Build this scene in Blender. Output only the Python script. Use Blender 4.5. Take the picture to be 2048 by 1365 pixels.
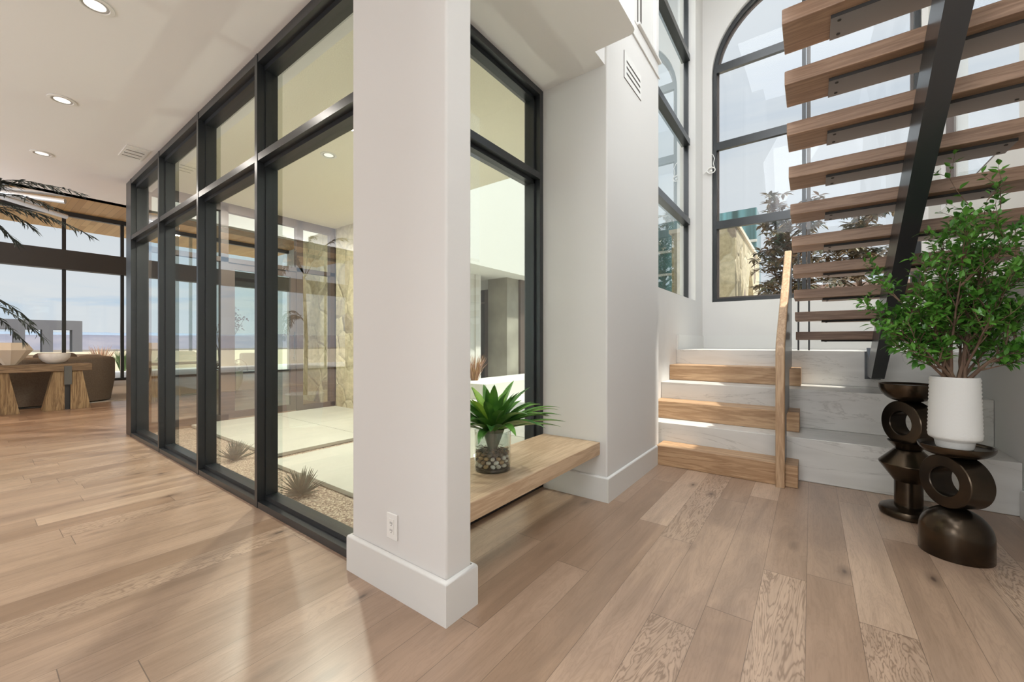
import bpy, bmesh, math, random
from mathutils import Vector, Matrix, noise
random.seed(7)
PI = math.pi
for o in list(bpy.data.objects): bpy.data.objects.remove(o)
SC = bpy.context.scene
COL = SC.collection
# ------------------------------------------------------------------ camera
EYE = 1.16
YAW = math.radians(36.48)
cd = bpy.data.cameras.new('camera'); cam = bpy.data.objects.new('camera', cd); COL.objects.link(cam)
cd.sensor_width = 36.0; cd.lens = 36.0 * 809.0 / 2048.0
cd.shift_y = (686.65 - 682.5) / 2048.0
cd.clip_start = 0.05; cd.clip_end = 20000
cam.location = (0, 0, EYE); cam.rotation_euler = (PI / 2, 0, YAW)
SC.camera = cam
# ------------------------------------------------------------------ view and sky
SC.view_settings.view_transform = 'Standard'; SC.view_settings.look = 'None'
SC.view_settings.gamma = 1.0; SC.view_settings.use_curve_mapping = False
SC.view_settings.exposure = 0.14
SUNDIR = Vector((0.42, 0.06, 0.9)).normalized()

def NT(nt, typ, **kw):
    n = nt.nodes.new(typ)
    for k, v in kw.items():
        if k == 'inp':
            for a, b in v.items(): n.inputs[a].default_value = b
        else: setattr(n, k, v)
    return n
def L(nt, a, b): nt.links.new(a, b)
def ramp(nt, fac, stops, interp='LINEAR'):
    r = nt.nodes.new('ShaderNodeValToRGB'); r.color_ramp.interpolation = interp
    e = r.color_ramp.elements
    while len(e) < len(stops): e.new(0.5)
    for i, (p, c) in enumerate(stops):
        e[i].position = p; e[i].color = (c[0], c[1], c[2], 1) if not isinstance(c, (int, float)) else (c, c, c, 1)
    if fac is not None: L(nt, fac, r.inputs[0])
    return r.outputs[0]
def math_(nt, op, a, b=None, clamp=False):
    n = nt.nodes.new('ShaderNodeMath'); n.operation = op; n.use_clamp = clamp
    for i, v in enumerate((a, b)):
        if v is None: continue
        if isinstance(v, (int, float)): n.inputs[i].default_value = v
        else: L(nt, v, n.inputs[i])
    return n.outputs[0]
def mixc(nt, fac, a, b, mode='MIX'):
    n = nt.nodes.new('ShaderNodeMix'); n.data_type = 'RGBA'; n.blend_type = mode
    for s, v in ((n.inputs[0], fac), (n.inputs[6], a), (n.inputs[7], b)):
        if isinstance(v, (int, float)): s.default_value = v
        elif isinstance(v, tuple): s.default_value = (*v, 1) if len(v) == 3 else v
        else: L(nt, v, s)
    return n.outputs[2]

W = bpy.data.worlds.new('sky'); SC.world = W; W.use_nodes = True
nt = W.node_tree; nt.nodes.clear()
tc = NT(nt, 'ShaderNodeTexCoord'); sep = NT(nt, 'ShaderNodeSeparateXYZ'); L(nt, tc.outputs['Generated'], sep.inputs[0])
zz = sep.outputs[2]
base = ramp(nt, zz, [(0.0, (0.66, 0.74, 0.84)), (0.10, (0.50, 0.64, 0.80)), (0.35, (0.42, 0.53, 0.68)), (0.8, (0.30, 0.42, 0.62))])
zc = math_(nt, 'MAXIMUM', zz, 0.06)
px = math_(nt, 'DIVIDE', sep.outputs[0], zc); py = math_(nt, 'DIVIDE', sep.outputs[1], zc)
cv = NT(nt, 'ShaderNodeCombineXYZ'); L(nt, math_(nt, 'MULTIPLY', px, 0.16), cv.inputs[0]); L(nt, math_(nt, 'MULTIPLY', py, 0.34), cv.inputs[1])
n1 = NT(nt, 'ShaderNodeTexNoise', inp={'Scale': 1.3, 'Detail': 7.0, 'Roughness': 0.55, 'Distortion': 0.6}); L(nt, cv.outputs[0], n1.inputs['Vector'])
cl = ramp(nt, n1.outputs[0], [(0.36, 0.10), (0.52, 0.85), (0.7, 1.0)])
skyc = mixc(nt, cl, base, (0.76, 0.78, 0.81))
below = ramp(nt, zz, [(0.47, 0.0), (0.5, 1.0)])
# extra sky brightness added outside the view to light the interior
vd = NT(nt, 'ShaderNodeVectorMath', operation='DOT_PRODUCT'); L(nt, tc.outputs['Generated'], vd.inputs[0]); vd.inputs[1].default_value = Vector((0.62, -0.60, 0.5)).normalized()
glow = math_(nt, 'POWER', math_(nt, 'MAXIMUM', vd.outputs['Value'], 0.0), 2.2)
vd2 = NT(nt, 'ShaderNodeVectorMath', operation='DOT_PRODUCT'); L(nt, tc.outputs['Generated'], vd2.inputs[0]); vd2.inputs[1].default_value = Vector((0.1, 0.1, 1.0)).normalized()
glow2 = math_(nt, 'POWER', math_(nt, 'MAXIMUM', vd2.outputs['Value'], 0.0), 5.0)
gs = math_(nt, 'ADD', math_(nt, 'MULTIPLY', glow, 1.6), math_(nt, 'MULTIPLY', glow2, 0.9))
gm = math_(nt, 'ADD', gs, 0.90)
bg = NT(nt, 'ShaderNodeBackground'); L(nt, skyc, bg.inputs[0]); L(nt, gm, bg.inputs[1])
wo = NT(nt, 'ShaderNodeOutputWorld'); L(nt, bg.outputs[0], wo.inputs[0])
sd = bpy.data.lights.new('sun', 'SUN'); sd.energy = 5.5; sd.angle = math.radians(1.5); sd.color = (1.0, 0.95, 0.87)
sun = bpy.data.objects.new('sun', sd); COL.objects.link(sun); sun.rotation_euler = SUNDIR.to_track_quat('Z', 'Y').to_euler(); sun.location = (6, 0, 12)

# unseen area lights added to brighten the rooms, without real fixtures
def add_fill(name, loc, direction, sx, sy, power, col=(.90, .95, 1.0)):
    ld = bpy.data.lights.new(name, 'AREA'); ld.shape = 'RECTANGLE'; ld.size = sx; ld.size_y = sy; ld.energy = power; ld.color = col
    lo = bpy.data.objects.new(name, ld); COL.objects.link(lo); lo.location = loc; lo.rotation_euler = (-Vector(direction)).to_track_quat('Z', 'Y').to_euler(); return lo
add_fill('fill_hall_back', (-4.3, -7.85, 1.55), (0, 1, 0.05), 7.0, 2.7, 40)  # added area light at the unseen back opening of the hall
add_fill('fill_great_room_back', (-12.0, -7.85, 2.2), (0, 1, 0), 5.0, 3.9, 200)  # added area light at the great room's unseen back opening
add_fill('fill_upper_back', (.1, .62, 5.3), (0, 1, -.75), 1.8, 2.4, 60)  # added fill for the stairwell, high up and out of view
add_fill('fill_stair_side', (1.10, 2.3, 4.6), (-1, 0, -.15), 2.4, 3.6, 45)  # added fill beside the stairs, out of view
add_fill('fill_entry', (.3, -5.2, 1.7), (.05, 1, 0), 1.5, 2.6, 12)  # free-standing fill added behind the camera, no window here
add_fill('fill_hall_up', (-4.6, -3.4, 2.0), (0, 0, 1), 5.0, 3.0, 128)  # added upward fill that brightens the hall ceiling
add_fill('fill_great_room_up', (-10.5, -2.6, 2.2), (0, 0, 1), 4.0, 3.0, 420)  # added upward fill under the timber ceiling, out of view
add_fill('fill_hall_side', (-.7, -1.5, 1.8), (1, .3, -.1), 1.5, 1.5, 55)  # added fill aimed at the right wall and steps
add_fill('fill_entry_down', (.3, .3, 3.1), (1, .8, -.6), .8, .8, 24)  # added fill above the camera, no fixture here
add_fill('fill_upper_side', (-.86, 1.75, 5.0), (1, .5, -.8), 1.6, 2.6, 70)  # added fill from the upper storey towards the right wall
add_fill('fill_stairwell_top', (-.1, 2.9, 7.2), (0, -.1, -1), 2.1, 4.2, 135)  # added downward fill at the top of the stairwell

# ------------------------------------------------------------------ materials
MATS = {}
def pmat(name, col=(.8, .8, .8), rough=.5, metal=0., spec=.5, bump=0., bscale=40., bdetail=4., var=None, vscale=3., coat=0., trans=0., tcol=None, stretch=(1, 1, 1)):
    if name in MATS: return MATS[name]
    m = bpy.data.materials.new(name); m.use_nodes = True; nt = m.node_tree
    b = nt.nodes['Principled BSDF']
    b.inputs['Base Color'].default_value = (*col, 1); b.inputs['Roughness'].default_value = rough
    b.inputs['Metallic'].default_value = metal; b.inputs['Specular IOR Level'].default_value = spec
    b.inputs['Coat Weight'].default_value = coat
    tc = NT(nt, 'ShaderNodeTexCoord'); mp = NT(nt, 'ShaderNodeMapping'); mp.inputs['Scale'].default_value = stretch
    L(nt, tc.outputs['Object'], mp.inputs[0])
    if var:
        n = NT(nt, 'ShaderNodeTexNoise', inp={'Scale': vscale, 'Detail': 5.0}); L(nt, mp.outputs[0], n.inputs['Vector'])
        c = ramp(nt, n.outputs[0], [(0.33, col), (0.67, var)]); L(nt, c, b.inputs['Base Color'])
    if bump:
        n = NT(nt, 'ShaderNodeTexNoise', inp={'Scale': bscale, 'Detail': bdetail}); L(nt, mp.outputs[0], n.inputs['Vector'])
        bp = NT(nt, 'ShaderNodeBump', inp={'Strength': bump, 'Distance': 0.01}); L(nt, n.outputs[0], bp.inputs['Height']); L(nt, bp.outputs[0], b.inputs['Normal'])
    MATS[name] = m; return m

def wood_mat(name, c1, c2, axis='X', rough=.45, scale=1.0):
    if name in MATS: return MATS[name]
    m = bpy.data.materials.new(name); m.use_nodes = True; nt = m.node_tree; b = nt.nodes['Principled BSDF']
    b.inputs['Roughness'].default_value = rough
    tc = NT(nt, 'ShaderNodeTexCoord'); mp = NT(nt, 'ShaderNodeMapping'); L(nt, tc.outputs['Object'], mp.inputs[0])
    s = {'X': (1.2, 16, 16), 'Y': (16, 1.2, 16), 'Z': (16, 16, 1.2)}[axis]
    mp.inputs['Scale'].default_value = tuple(v * scale for v in s)
    n = NT(nt, 'ShaderNodeTexNoise', inp={'Scale': 1.0, 'Detail': 6.0, 'Roughness': .6, 'Distortion': .5}); L(nt, mp.outputs[0], n.inputs['Vector'])
    n2 = NT(nt, 'ShaderNodeTexNoise', inp={'Scale': 7.0, 'Detail': 3.0}); L(nt, mp.outputs[0], n2.inputs['Vector'])
    ring = math_(nt, 'SINE', math_(nt, 'MULTIPLY', n.outputs[0], 34.0))
    f = math_(nt, 'ADD', math_(nt, 'MULTIPLY', ring, 0.16), math_(nt, 'ADD', math_(nt, 'MULTIPLY', n.outputs[0], .6), math_(nt, 'MULTIPLY', n2.outputs[0], .35)))
    c = ramp(nt, f, [(0.25, c1), (0.75, c2)]); L(nt, c, b.inputs['Base Color'])
    bp = NT(nt, 'ShaderNodeBump', inp={'Strength': 0.12, 'Distance': 0.004}); L(nt, f, bp.inputs['Height']); L(nt, bp.outputs[0], b.inputs['Normal'])
    MATS[name] = m; return m

def glass_mat(name, tint=(.93, .97, .95), strength=1.7, rough=0.0, refl=(1, 1, 1)):
    if name in MATS: return MATS[name]
    m = bpy.data.materials.new(name); m.use_nodes = True; nt = m.node_tree; nt.nodes.clear()
    tr = NT(nt, 'ShaderNodeBsdfTransparent'); tr.inputs[0].default_value = (*tint, 1)
    gl = NT(nt, 'ShaderNodeBsdfGlossy'); gl.inputs['Roughness'].default_value = rough; gl.inputs[0].default_value = (*refl, 1)
    fr = NT(nt, 'ShaderNodeFresnel', inp={'IOR': 1.5}); ge = NT(nt, 'ShaderNodeNewGeometry')
    f = math_(nt, 'MULTIPLY', fr.outputs[0], strength, True)
    f = math_(nt, 'MULTIPLY', f, math_(nt, 'SUBTRACT', 1.0, ge.outputs['Backfacing']))
    mx = NT(nt, 'ShaderNodeMixShader'); L(nt, f, mx.inputs[0]); L(nt, tr.outputs[0], mx.inputs[1]); L(nt, gl.outputs[0], mx.inputs[2])
    o = NT(nt, 'ShaderNodeOutputMaterial'); L(nt, mx.outputs[0], o.inputs[0])
    MATS[name] = m; return m

def floor_mat():
    m = bpy.data.materials.new('oak_planks'); m.use_nodes = True; nt = m.node_tree; b = nt.nodes['Principled BSDF']
    tc = NT(nt, 'ShaderNodeTexCoord'); sp = NT(nt, 'ShaderNodeSeparateXYZ'); L(nt, tc.outputs['Object'], sp.inputs[0])
    x = math_(nt, 'ADD', math_(nt, 'DIVIDE', sp.outputs[0], 0.1783), 0.098 + 200)
    row = math_(nt, 'FLOOR', x); fx = math_(nt, 'FRACT', x)
    wr = NT(nt, 'ShaderNodeTexWhiteNoise', noise_dimensions='1D'); L(nt, row, wr.inputs['W'])
    y = math_(nt, 'ADD', math_(nt, 'DIVIDE', sp.outputs[1], 1.6), math_(nt, 'MULTIPLY', wr.outputs['Value'], 9.0))
    y = math_(nt, 'ADD', y, 40.0)
    colm = math_(nt, 'FLOOR', y); fy = math_(nt, 'FRACT', y)
    cv = NT(nt, 'ShaderNodeCombineXYZ'); L(nt, row, cv.inputs[0]); L(nt, colm, cv.inputs[1])
    wn = NT(nt, 'ShaderNodeTexWhiteNoise', noise_dimensions='2D'); L(nt, cv.outputs[0], wn.inputs['Vector'])
    pid = wn.outputs['Value']
    gv = NT(nt, 'ShaderNodeCombineXYZ')
    L(nt, math_(nt, 'MULTIPLY', sp.outputs[0], 9.0), gv.inputs[0]); L(nt, math_(nt, 'MULTIPLY', sp.outputs[1], 1.3), gv.inputs[1]); L(nt, math_(nt, 'MULTIPLY', pid, 60.0), gv.inputs[2])
    n = NT(nt, 'ShaderNodeTexNoise', inp={'Scale': 1.0, 'Detail': 5.0, 'Roughness': .55, 'Distortion': .7}); L(nt, gv.outputs[0], n.inputs['Vector'])
    ring = math_(nt, 'SINE', math_(nt, 'MULTIPLY', n.outputs[0], 60.0))
    ring = math_(nt, 'POWER', math_(nt, 'ABSOLUTE', ring), 7.0)
    gv2 = NT(nt, 'ShaderNodeCombineXYZ')
    L(nt, math_(nt, 'MULTIPLY', sp.outputs[0], 120.0), gv2.inputs[0]); L(nt, math_(nt, 'MULTIPLY', sp.outputs[1], 6.0), gv2.inputs[1]); L(nt, math_(nt, 'MULTIPLY', pid, 60.0), gv2.inputs[2])
    n2 = NT(nt, 'ShaderNodeTexNoise', inp={'Scale': 1.0, 'Detail': 3.0}); L(nt, gv2.outputs[0], n2.inputs['Vector'])
    pc = ramp(nt, pid, [(0.0, (0.31, 0.205, 0.138)), (0.35, (0.38, 0.263, 0.187)), (0.7, (0.43, 0.304, 0.22)), (1.0, (0.52, 0.38, 0.278))])
    soft = ramp(nt, n.outputs[0], [(0.3, (0.80, 0.78, 0.76)), (0.62, (1.08, 1.06, 1.04))])
    c = mixc(nt, 1.0, pc, soft, 'MULTIPLY')
    st = ramp(nt, pid, [(0.0, 0.10), (0.70, 0.18), (0.74, 0.62), (0.84, 0.62), (0.88, 0.15)])
    c = mixc(nt, math_(nt, 'MULTIPLY', ring, st), c, (0.15, 0.09, 0.055))
    c = mixc(nt, math_(nt, 'MULTIPLY', ramp(nt, n2.outputs[0], [(0.5, 0.0), (0.75, 1.0)]), 0.30), c, (0.20, 0.125, 0.08))
    # knots
    kv = NT(nt, 'ShaderNodeCombineXYZ'); L(nt, math_(nt, 'MULTIPLY', sp.outputs[0], 5.5), kv.inputs[0]); L(nt, math_(nt, 'MULTIPLY', sp.outputs[1], 2.2), kv.inputs[1])
    vo = NT(nt, 'ShaderNodeTexVoronoi', inp={'Scale': 1.0, 'Randomness': 1.0}); L(nt, kv.outputs[0], vo.inputs['Vector'])
    sc = NT(nt, 'ShaderNodeSeparateColor'); L(nt, vo.outputs['Color'], sc.inputs[0])
    has = math_(nt, 'GREATER_THAN', sc.outputs[0], 0.45)
    kr = ramp(nt, vo.outputs['Distance'], [(0.03, 1.0), (0.07, 0.5), (0.22, 0.0)])
    c = mixc(nt, math_(nt, 'MULTIPLY', math_(nt, 'MULTIPLY', kr, has), 0.85), c, (0.055, 0.035, 0.028))
    # seams
    ex = math_(nt, 'MINIMUM', fx, math_(nt, 'SUBTRACT', 1.0, fx)); ey = math_(nt, 'MINIMUM', fy, math_(nt, 'SUBTRACT', 1.0, fy))
    sx = math_(nt, 'LESS_THAN', ex, 0.0055); sy = math_(nt, 'LESS_THAN', ey, 0.0010)
    seam = math_(nt, 'MAXIMUM', sx, sy)
    c = mixc(nt, math_(nt, 'MULTIPLY', seam, 0.72), c, (0.07, 0.045, 0.03))
    L(nt, c, b.inputs['Base Color'])
    b.inputs['Roughness'].default_value = 0.33; b.inputs['Specular IOR Level'].default_value = 0.75
    rr = ramp(nt, n.outputs[0], [(0.3, 0.29), (0.7, 0.34)]); L(nt, rr, b.inputs['Roughness'])
    h = math_(nt, 'SUBTRACT', math_(nt, 'MULTIPLY', n2.outputs[0], 0.25), seam)
    bp = NT(nt, 'ShaderNodeBump', inp={'Strength': 0.15, 'Distance': 0.001}); L(nt, h, bp.inputs['Height']); L(nt, bp.outputs[0], b.inputs['Normal'])
    return m

def stone_mat(name, base, dark, vein, scale=1.0, rough=.35):
    m = bpy.data.materials.new(name); m.use_nodes = True; nt = m.node_tree; b = nt.nodes['Principled BSDF']
    tc = NT(nt, 'ShaderNodeTexCoord'); mp = NT(nt, 'ShaderNodeMapping'); L(nt, tc.outputs['Object'], mp.inputs[0])
    mp.inputs['Scale'].default_value = (0.9 * scale, 0.9 * scale, 4.2 * scale); mp.inputs['Rotation'].default_value = (0, 0.10, 0)
    n = NT(nt, 'ShaderNodeTexNoise', inp={'Scale': 1.6, 'Detail': 6.0, 'Distortion': 1.2}); L(nt, mp.outputs[0], n.inputs['Vector'])
    c = ramp(nt, n.outputs[0], [(0.3, base), (0.7, dark)])
    n2 = NT(nt, 'ShaderNodeTexNoise', inp={'Scale': 0.55, 'Detail': 8.0, 'Roughness': .60, 'Distortion': 0.9}); L(nt, mp.outputs[0], n2.inputs['Vector'])
    v = math_(nt, 'ABSOLUTE', math_(nt, 'SUBTRACT', n2.outputs[0], 0.5))
    vr = ramp(nt, v, [(0.0, 0.42), (0.003, 0.2), (0.008, 0.0)])
    c = mixc(nt, vr, c, vein); L(nt, c, b.inputs['Base Color']); b.inputs['Roughness'].default_value = rough
    return m

def rubble_mat():
    m = bpy.data.materials.new('limestone_rubble'); m.use_nodes = True; nt = m.node_tree; b = nt.nodes['Principled BSDF']
    tc = NT(nt, 'ShaderNodeTexCoord')
    nz = NT(nt, 'ShaderNodeTexNoise', inp={'Scale': 2.0, 'Detail': 3.0}); L(nt, tc.outputs['Object'], nz.inputs['Vector'])
    ad = NT(nt, 'ShaderNodeVectorMath', operation='MULTIPLY_ADD'); L(nt, nz.outputs['Color'], ad.inputs[0]); ad.inputs[1].default_value = (.25, .25, .25); L(nt, tc.outputs['Object'], ad.inputs[2])
    mp = NT(nt, 'ShaderNodeMapping'); L(nt, ad.outputs[0], mp.inputs[0]); mp.inputs['Scale'].default_value = (3.0, 3.0, 2.3)
    vo = NT(nt, 'ShaderNodeTexVoronoi', feature='DISTANCE_TO_EDGE', inp={'Scale': 1.0}); L(nt, mp.outputs[0], vo.inputs['Vector'])
    vc = NT(nt, 'ShaderNodeTexVoronoi', feature='F1', inp={'Scale': 1.0}); L(nt, mp.outputs[0], vc.inputs['Vector'])
    sc = NT(nt, 'ShaderNodeSeparateColor'); L(nt, vc.outputs['Color'], sc.inputs[0])
    n2 = NT(nt, 'ShaderNodeTexNoise', inp={'Scale': 9.0, 'Detail': 8.0, 'Roughness': .65}); L(nt, tc.outputs['Object'], n2.inputs['Vector'])
    c = ramp(nt, sc.outputs[0], [(0.0, (0.46, 0.39, 0.25)), (0.4, (0.60, 0.53, 0.37)), (0.93, (0.58, 0.51, 0.37)), (0.955, (0.27, 0.22, 0.18)), (1.0, (0.30, 0.24, 0.19))])
    c = mixc(nt, 1.0, c, ramp(nt, n2.outputs[0], [(0.3, (.72, .70, .66)), (0.65, (1.1, 1.08, 1.05))]), 'MULTIPLY')
    c = mixc(nt, ramp(nt, vo.outputs['Distance'], [(0.0, 0.5), (0.05, 0.0)]), c, (0.48, 0.42, 0.30))
    L(nt, c, b.inputs['Base Color']); b.inputs['Roughness'].default_value = .9
    h = math_(nt, 'ADD', math_(nt, 'MULTIPLY', ramp(nt, vo.outputs['Distance'], [(0, 0.0), (0.12, 1.0)]), 1.0), math_(nt, 'MULTIPLY', n2.outputs[0], 1.0))
    bp = NT(nt, 'ShaderNodeBump', inp={'Strength': 0.7, 'Distance': 0.03}); L(nt, h, bp.inputs['Height']); L(nt, bp.outputs[0], b.inputs['Normal'])
    return m

def board_mat(name, c1, c2, pitch=.12, axis=1):
    m = bpy.data.materials.new(name); m.use_nodes = True; nt = m.node_tree; b = nt.nodes['Principled BSDF']
    tc = NT(nt, 'ShaderNodeTexCoord'); sp = NT(nt, 'ShaderNodeSeparateXYZ'); L(nt, tc.outputs['Object'], sp.inputs[0])
    a, o = (sp.outputs[0], sp.outputs[1]) if axis == 1 else (sp.outputs[1], sp.outputs[0])
    x = math_(nt, 'ADD', math_(nt, 'DIVIDE', a, pitch), 500.0); row = math_(nt, 'FLOOR', x); fx = math_(nt, 'FRACT', x)
    wr = NT(nt, 'ShaderNodeTexWhiteNoise', noise_dimensions='1D'); L(nt, row, wr.inputs['W'])
    y = math_(nt, 'FLOOR', math_(nt, 'ADD', math_(nt, 'DIVIDE', o, 1.9), math_(nt, 'MULTIPLY', wr.outputs['Value'], 9.0)))
    cv = NT(nt, 'ShaderNodeCombineXYZ'); L(nt, row, cv.inputs[0]); L(nt, y, cv.inputs[1])
    wn = NT(nt, 'ShaderNodeTexWhiteNoise', noise_dimensions='2D'); L(nt, cv.outputs[0], wn.inputs['Vector'])
    c = ramp(nt, wn.outputs['Value'], [(0, c1), (1, c2)])
    c = mixc(nt, math_(nt, 'MULTIPLY', math_(nt, 'LESS_THAN', fx, 0.05), .6), c, tuple(v * .4 for v in c1))
    L(nt, c, b.inputs['Base Color']); b.inputs['Roughness'].default_value = .5
    return m

M = {}
M['wall'] = pmat('white_plaster', (0.70, 0.678, 0.648), .75, spec=.3, bump=.10, bscale=9, bdetail=6)
M['ceil'] = pmat('ceiling_paint', (0.82, 0.80, 0.775), .85, spec=.2, bump=.04, bscale=20)
M['trim'] = pmat('trim_paint', (0.70, 0.685, 0.65), .38)
M['floor'] = floor_mat()
M['black'] = pmat('black_frame', (0.018, 0.020, 0.022), .30, spec=.6)
M['steel'] = pmat('black_steel', (0.022, 0.024, 0.027), .30, metal=0., spec=.8, bump=.02, bscale=60)
M['plate'] = pmat('dark_steel_plate', (0.24, 0.235, 0.235), .42, metal=.3)
M['brown'] = pmat('brown_frame', (0.105, 0.075, 0.065), .45)
M['glass'] = glass_mat('window_glass', (.90, .945, .915), 1.9)
M['glass2'] = glass_mat('clear_glass', (.97, .985, .98), .6)
M['vaseglass'] = glass_mat('vase_glass', (.90, .93, .92), 2.2)
M['oak_x'] = wood_mat('oak_light_x', (0.33, 0.185, 0.092), (0.55, 0.355, 0.20), 'X')
M['oak_y'] = wood_mat('oak_light_y', (0.44, 0.30, 0.185), (0.60, 0.44, 0.29), 'Y')
M['oak_z'] = wood_mat('oak_light_z', (0.36, 0.215, 0.115), (0.56, 0.38, 0.23), 'Z')
M['tread'] = wood_mat('backlit_tread_oak', (0.24, 0.14, 0.085), (0.40, 0.25, 0.16), 'X')  # darker oak, backlit shade put into the colour
M['marble'] = stone_mat('quartzite', (0.70, 0.675, 0.63), (0.60, 0.575, 0.53), (0.30, 0.275, 0.24), rough=.28)
M['rubble'] = rubble_mat()
M['cream'] = pmat('cream_stucco', (0.87, 0.81, 0.66), .9, bump=.5, bscale=70)
M['whitestucco'] = pmat('white_stucco', (0.66, 0.645, 0.60), .9, bump=.2, bscale=60)
M['paver'] = pmat('pale_paver', (0.59, 0.575, 0.51), .6, var=(0.50, 0.485, 0.43), vscale=1.3)
M['concrete'] = pmat('pale_concrete', (0.66, 0.64, 0.60), .85, var=(0.60, 0.58, 0.54), vscale=2)
M['woodceil'] = board_mat('ceiling_boards', (0.50, 0.27, 0.10), (0.66, 0.40, 0.17), .14, 0)
M['bronze'] = pmat('dark_bronze', (0.030, 0.024, 0.019), .25, metal=.9, var=(0.095, 0.066, 0.040), vscale=3.5, bump=.02, bscale=15)
M['pot'] = pmat('white_ceramic', (0.66, 0.65, 0.62), .7, bump=.15, bscale=80)
M['leaf'] = pmat('ficus_leaf', (0.030, 0.12, 0.013), .34, var=(0.12, 0.30, 0.04), vscale=9, spec=.5)
M['bark'] = pmat('bark', (0.10, 0.055, 0.035), .8, var=(0.19, 0.12, 0.075), vscale=14, bump=.3)
M['strap'] = pmat('strap_leaf', (0.025, 0.10, 0.025), .3, var=(0.14, 0.33, 0.05), vscale=7)
M['strap2'] = pmat('strap_leaf_light', (0.20, 0.42, 0.03), .4, var=(0.38, 0.58, 0.08), vscale=9)
M['twig'] = pmat('grey_twig', (0.16, 0.12, 0.09), .8)
M['plastic'] = pmat('white_plastic', (0.82, 0.80, 0.76), .35)
M['dark'] = pmat('dark_slot', (0.03, 0.028, 0.026), .7)
M['slot'] = pmat('vent_slot', (0.085, 0.07, 0.06), .7)
M['weathered'] = wood_mat('weathered_timber', (0.17, 0.10, 0.045), (0.44, 0.30, 0.15), 'Z', .7)
M['weathered_y'] = wood_mat('weathered_timber_y', (0.13, 0.08, 0.04), (0.30, 0.20, 0.11), 'Y', .6)
M['sofa'] = pmat('brown_upholstery', (0.15, 0.115, 0.085), .95, bump=.3, bscale=180, var=(0.19, 0.15, 0.11), vscale=60)
M['rug'] = pmat('pale_rug', (0.62, 0.58, 0.52), .95, bump=.4, bscale=120)
M['greywall'] = pmat('grey_venetian_plaster', (0.26, 0.24, 0.20), .6, var=(0.40, 0.37, 0.31), vscale=1.6)
M['desert'] = pmat('desert_ground', (0.20, 0.15, 0.115), .95, var=(0.10, 0.09, 0.07), vscale=.01)
M['hill'] = pmat('haze_tinted_hills', (0.13, 0.13, 0.17), .95, var=(0.19, 0.175, 0.20), vscale=.004)  # distance haze mixed into the hill colour
M['hillfar'] = pmat('haze_tinted_far_hills', (0.20, 0.25, 0.32), .95)  # bluer colour stands in for haze on the far ridge
M['greenglass'] = pmat('teal_glazing', (0.05, 0.085, 0.075), .15, var=(0.16, 0.32, 0.33), vscale=1.0, stretch=(2.5, 2.5, .05))
M['magnolia'] = pmat('magnolia_leaf', (0.05, 0.085, 0.045), .35, var=(0.26, 0.14, 0.065), vscale=3.0)
M['agave'] = pmat('agave_leaf', (0.10, 0.12, 0.085), .6)
M['grass'] = pmat('dry_grass', (0.45, 0.27, 0.13), .9, var=(0.40, 0.22, 0.17), vscale=8)
M['palm'] = pmat('dark_frond', (0.012, 0.016, 0.010), .7)
M['tube'] = pmat('pale_metal_tube', (0.62, 0.64, 0.66), .25, metal=.3)
def gravel_mat():
    m = bpy.data.materials.new('fine_gravel'); m.use_nodes = True; nt = m.node_tree; b = nt.nodes['Principled BSDF']
    tc = NT(nt, 'ShaderNodeTexCoord'); vo = NT(nt, 'ShaderNodeTexVoronoi', inp={'Scale': 85.0}); L(nt, tc.outputs['Object'], vo.inputs['Vector'])
    sc = NT(nt, 'ShaderNodeSeparateColor'); L(nt, vo.outputs['Color'], sc.inputs[0])
    c = ramp(nt, sc.outputs[0], [(0, (0.20, 0.135, 0.10)), (0.5, (0.42, 0.31, 0.235)), (1, (0.72, 0.60, 0.47))]); L(nt, c, b.inputs['Base Color'])
    b.inputs['Roughness'].default_value = .9
    bp = NT(nt, 'ShaderNodeBump', inp={'Strength': 1.0, 'Distance': 0.01}); bp.invert = True; L(nt, vo.outputs['Distance'], bp.inputs['Height']); L(nt, bp.outputs[0], b.inputs['Normal'])
    return m
M['gravel'] = gravel_mat()

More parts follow.
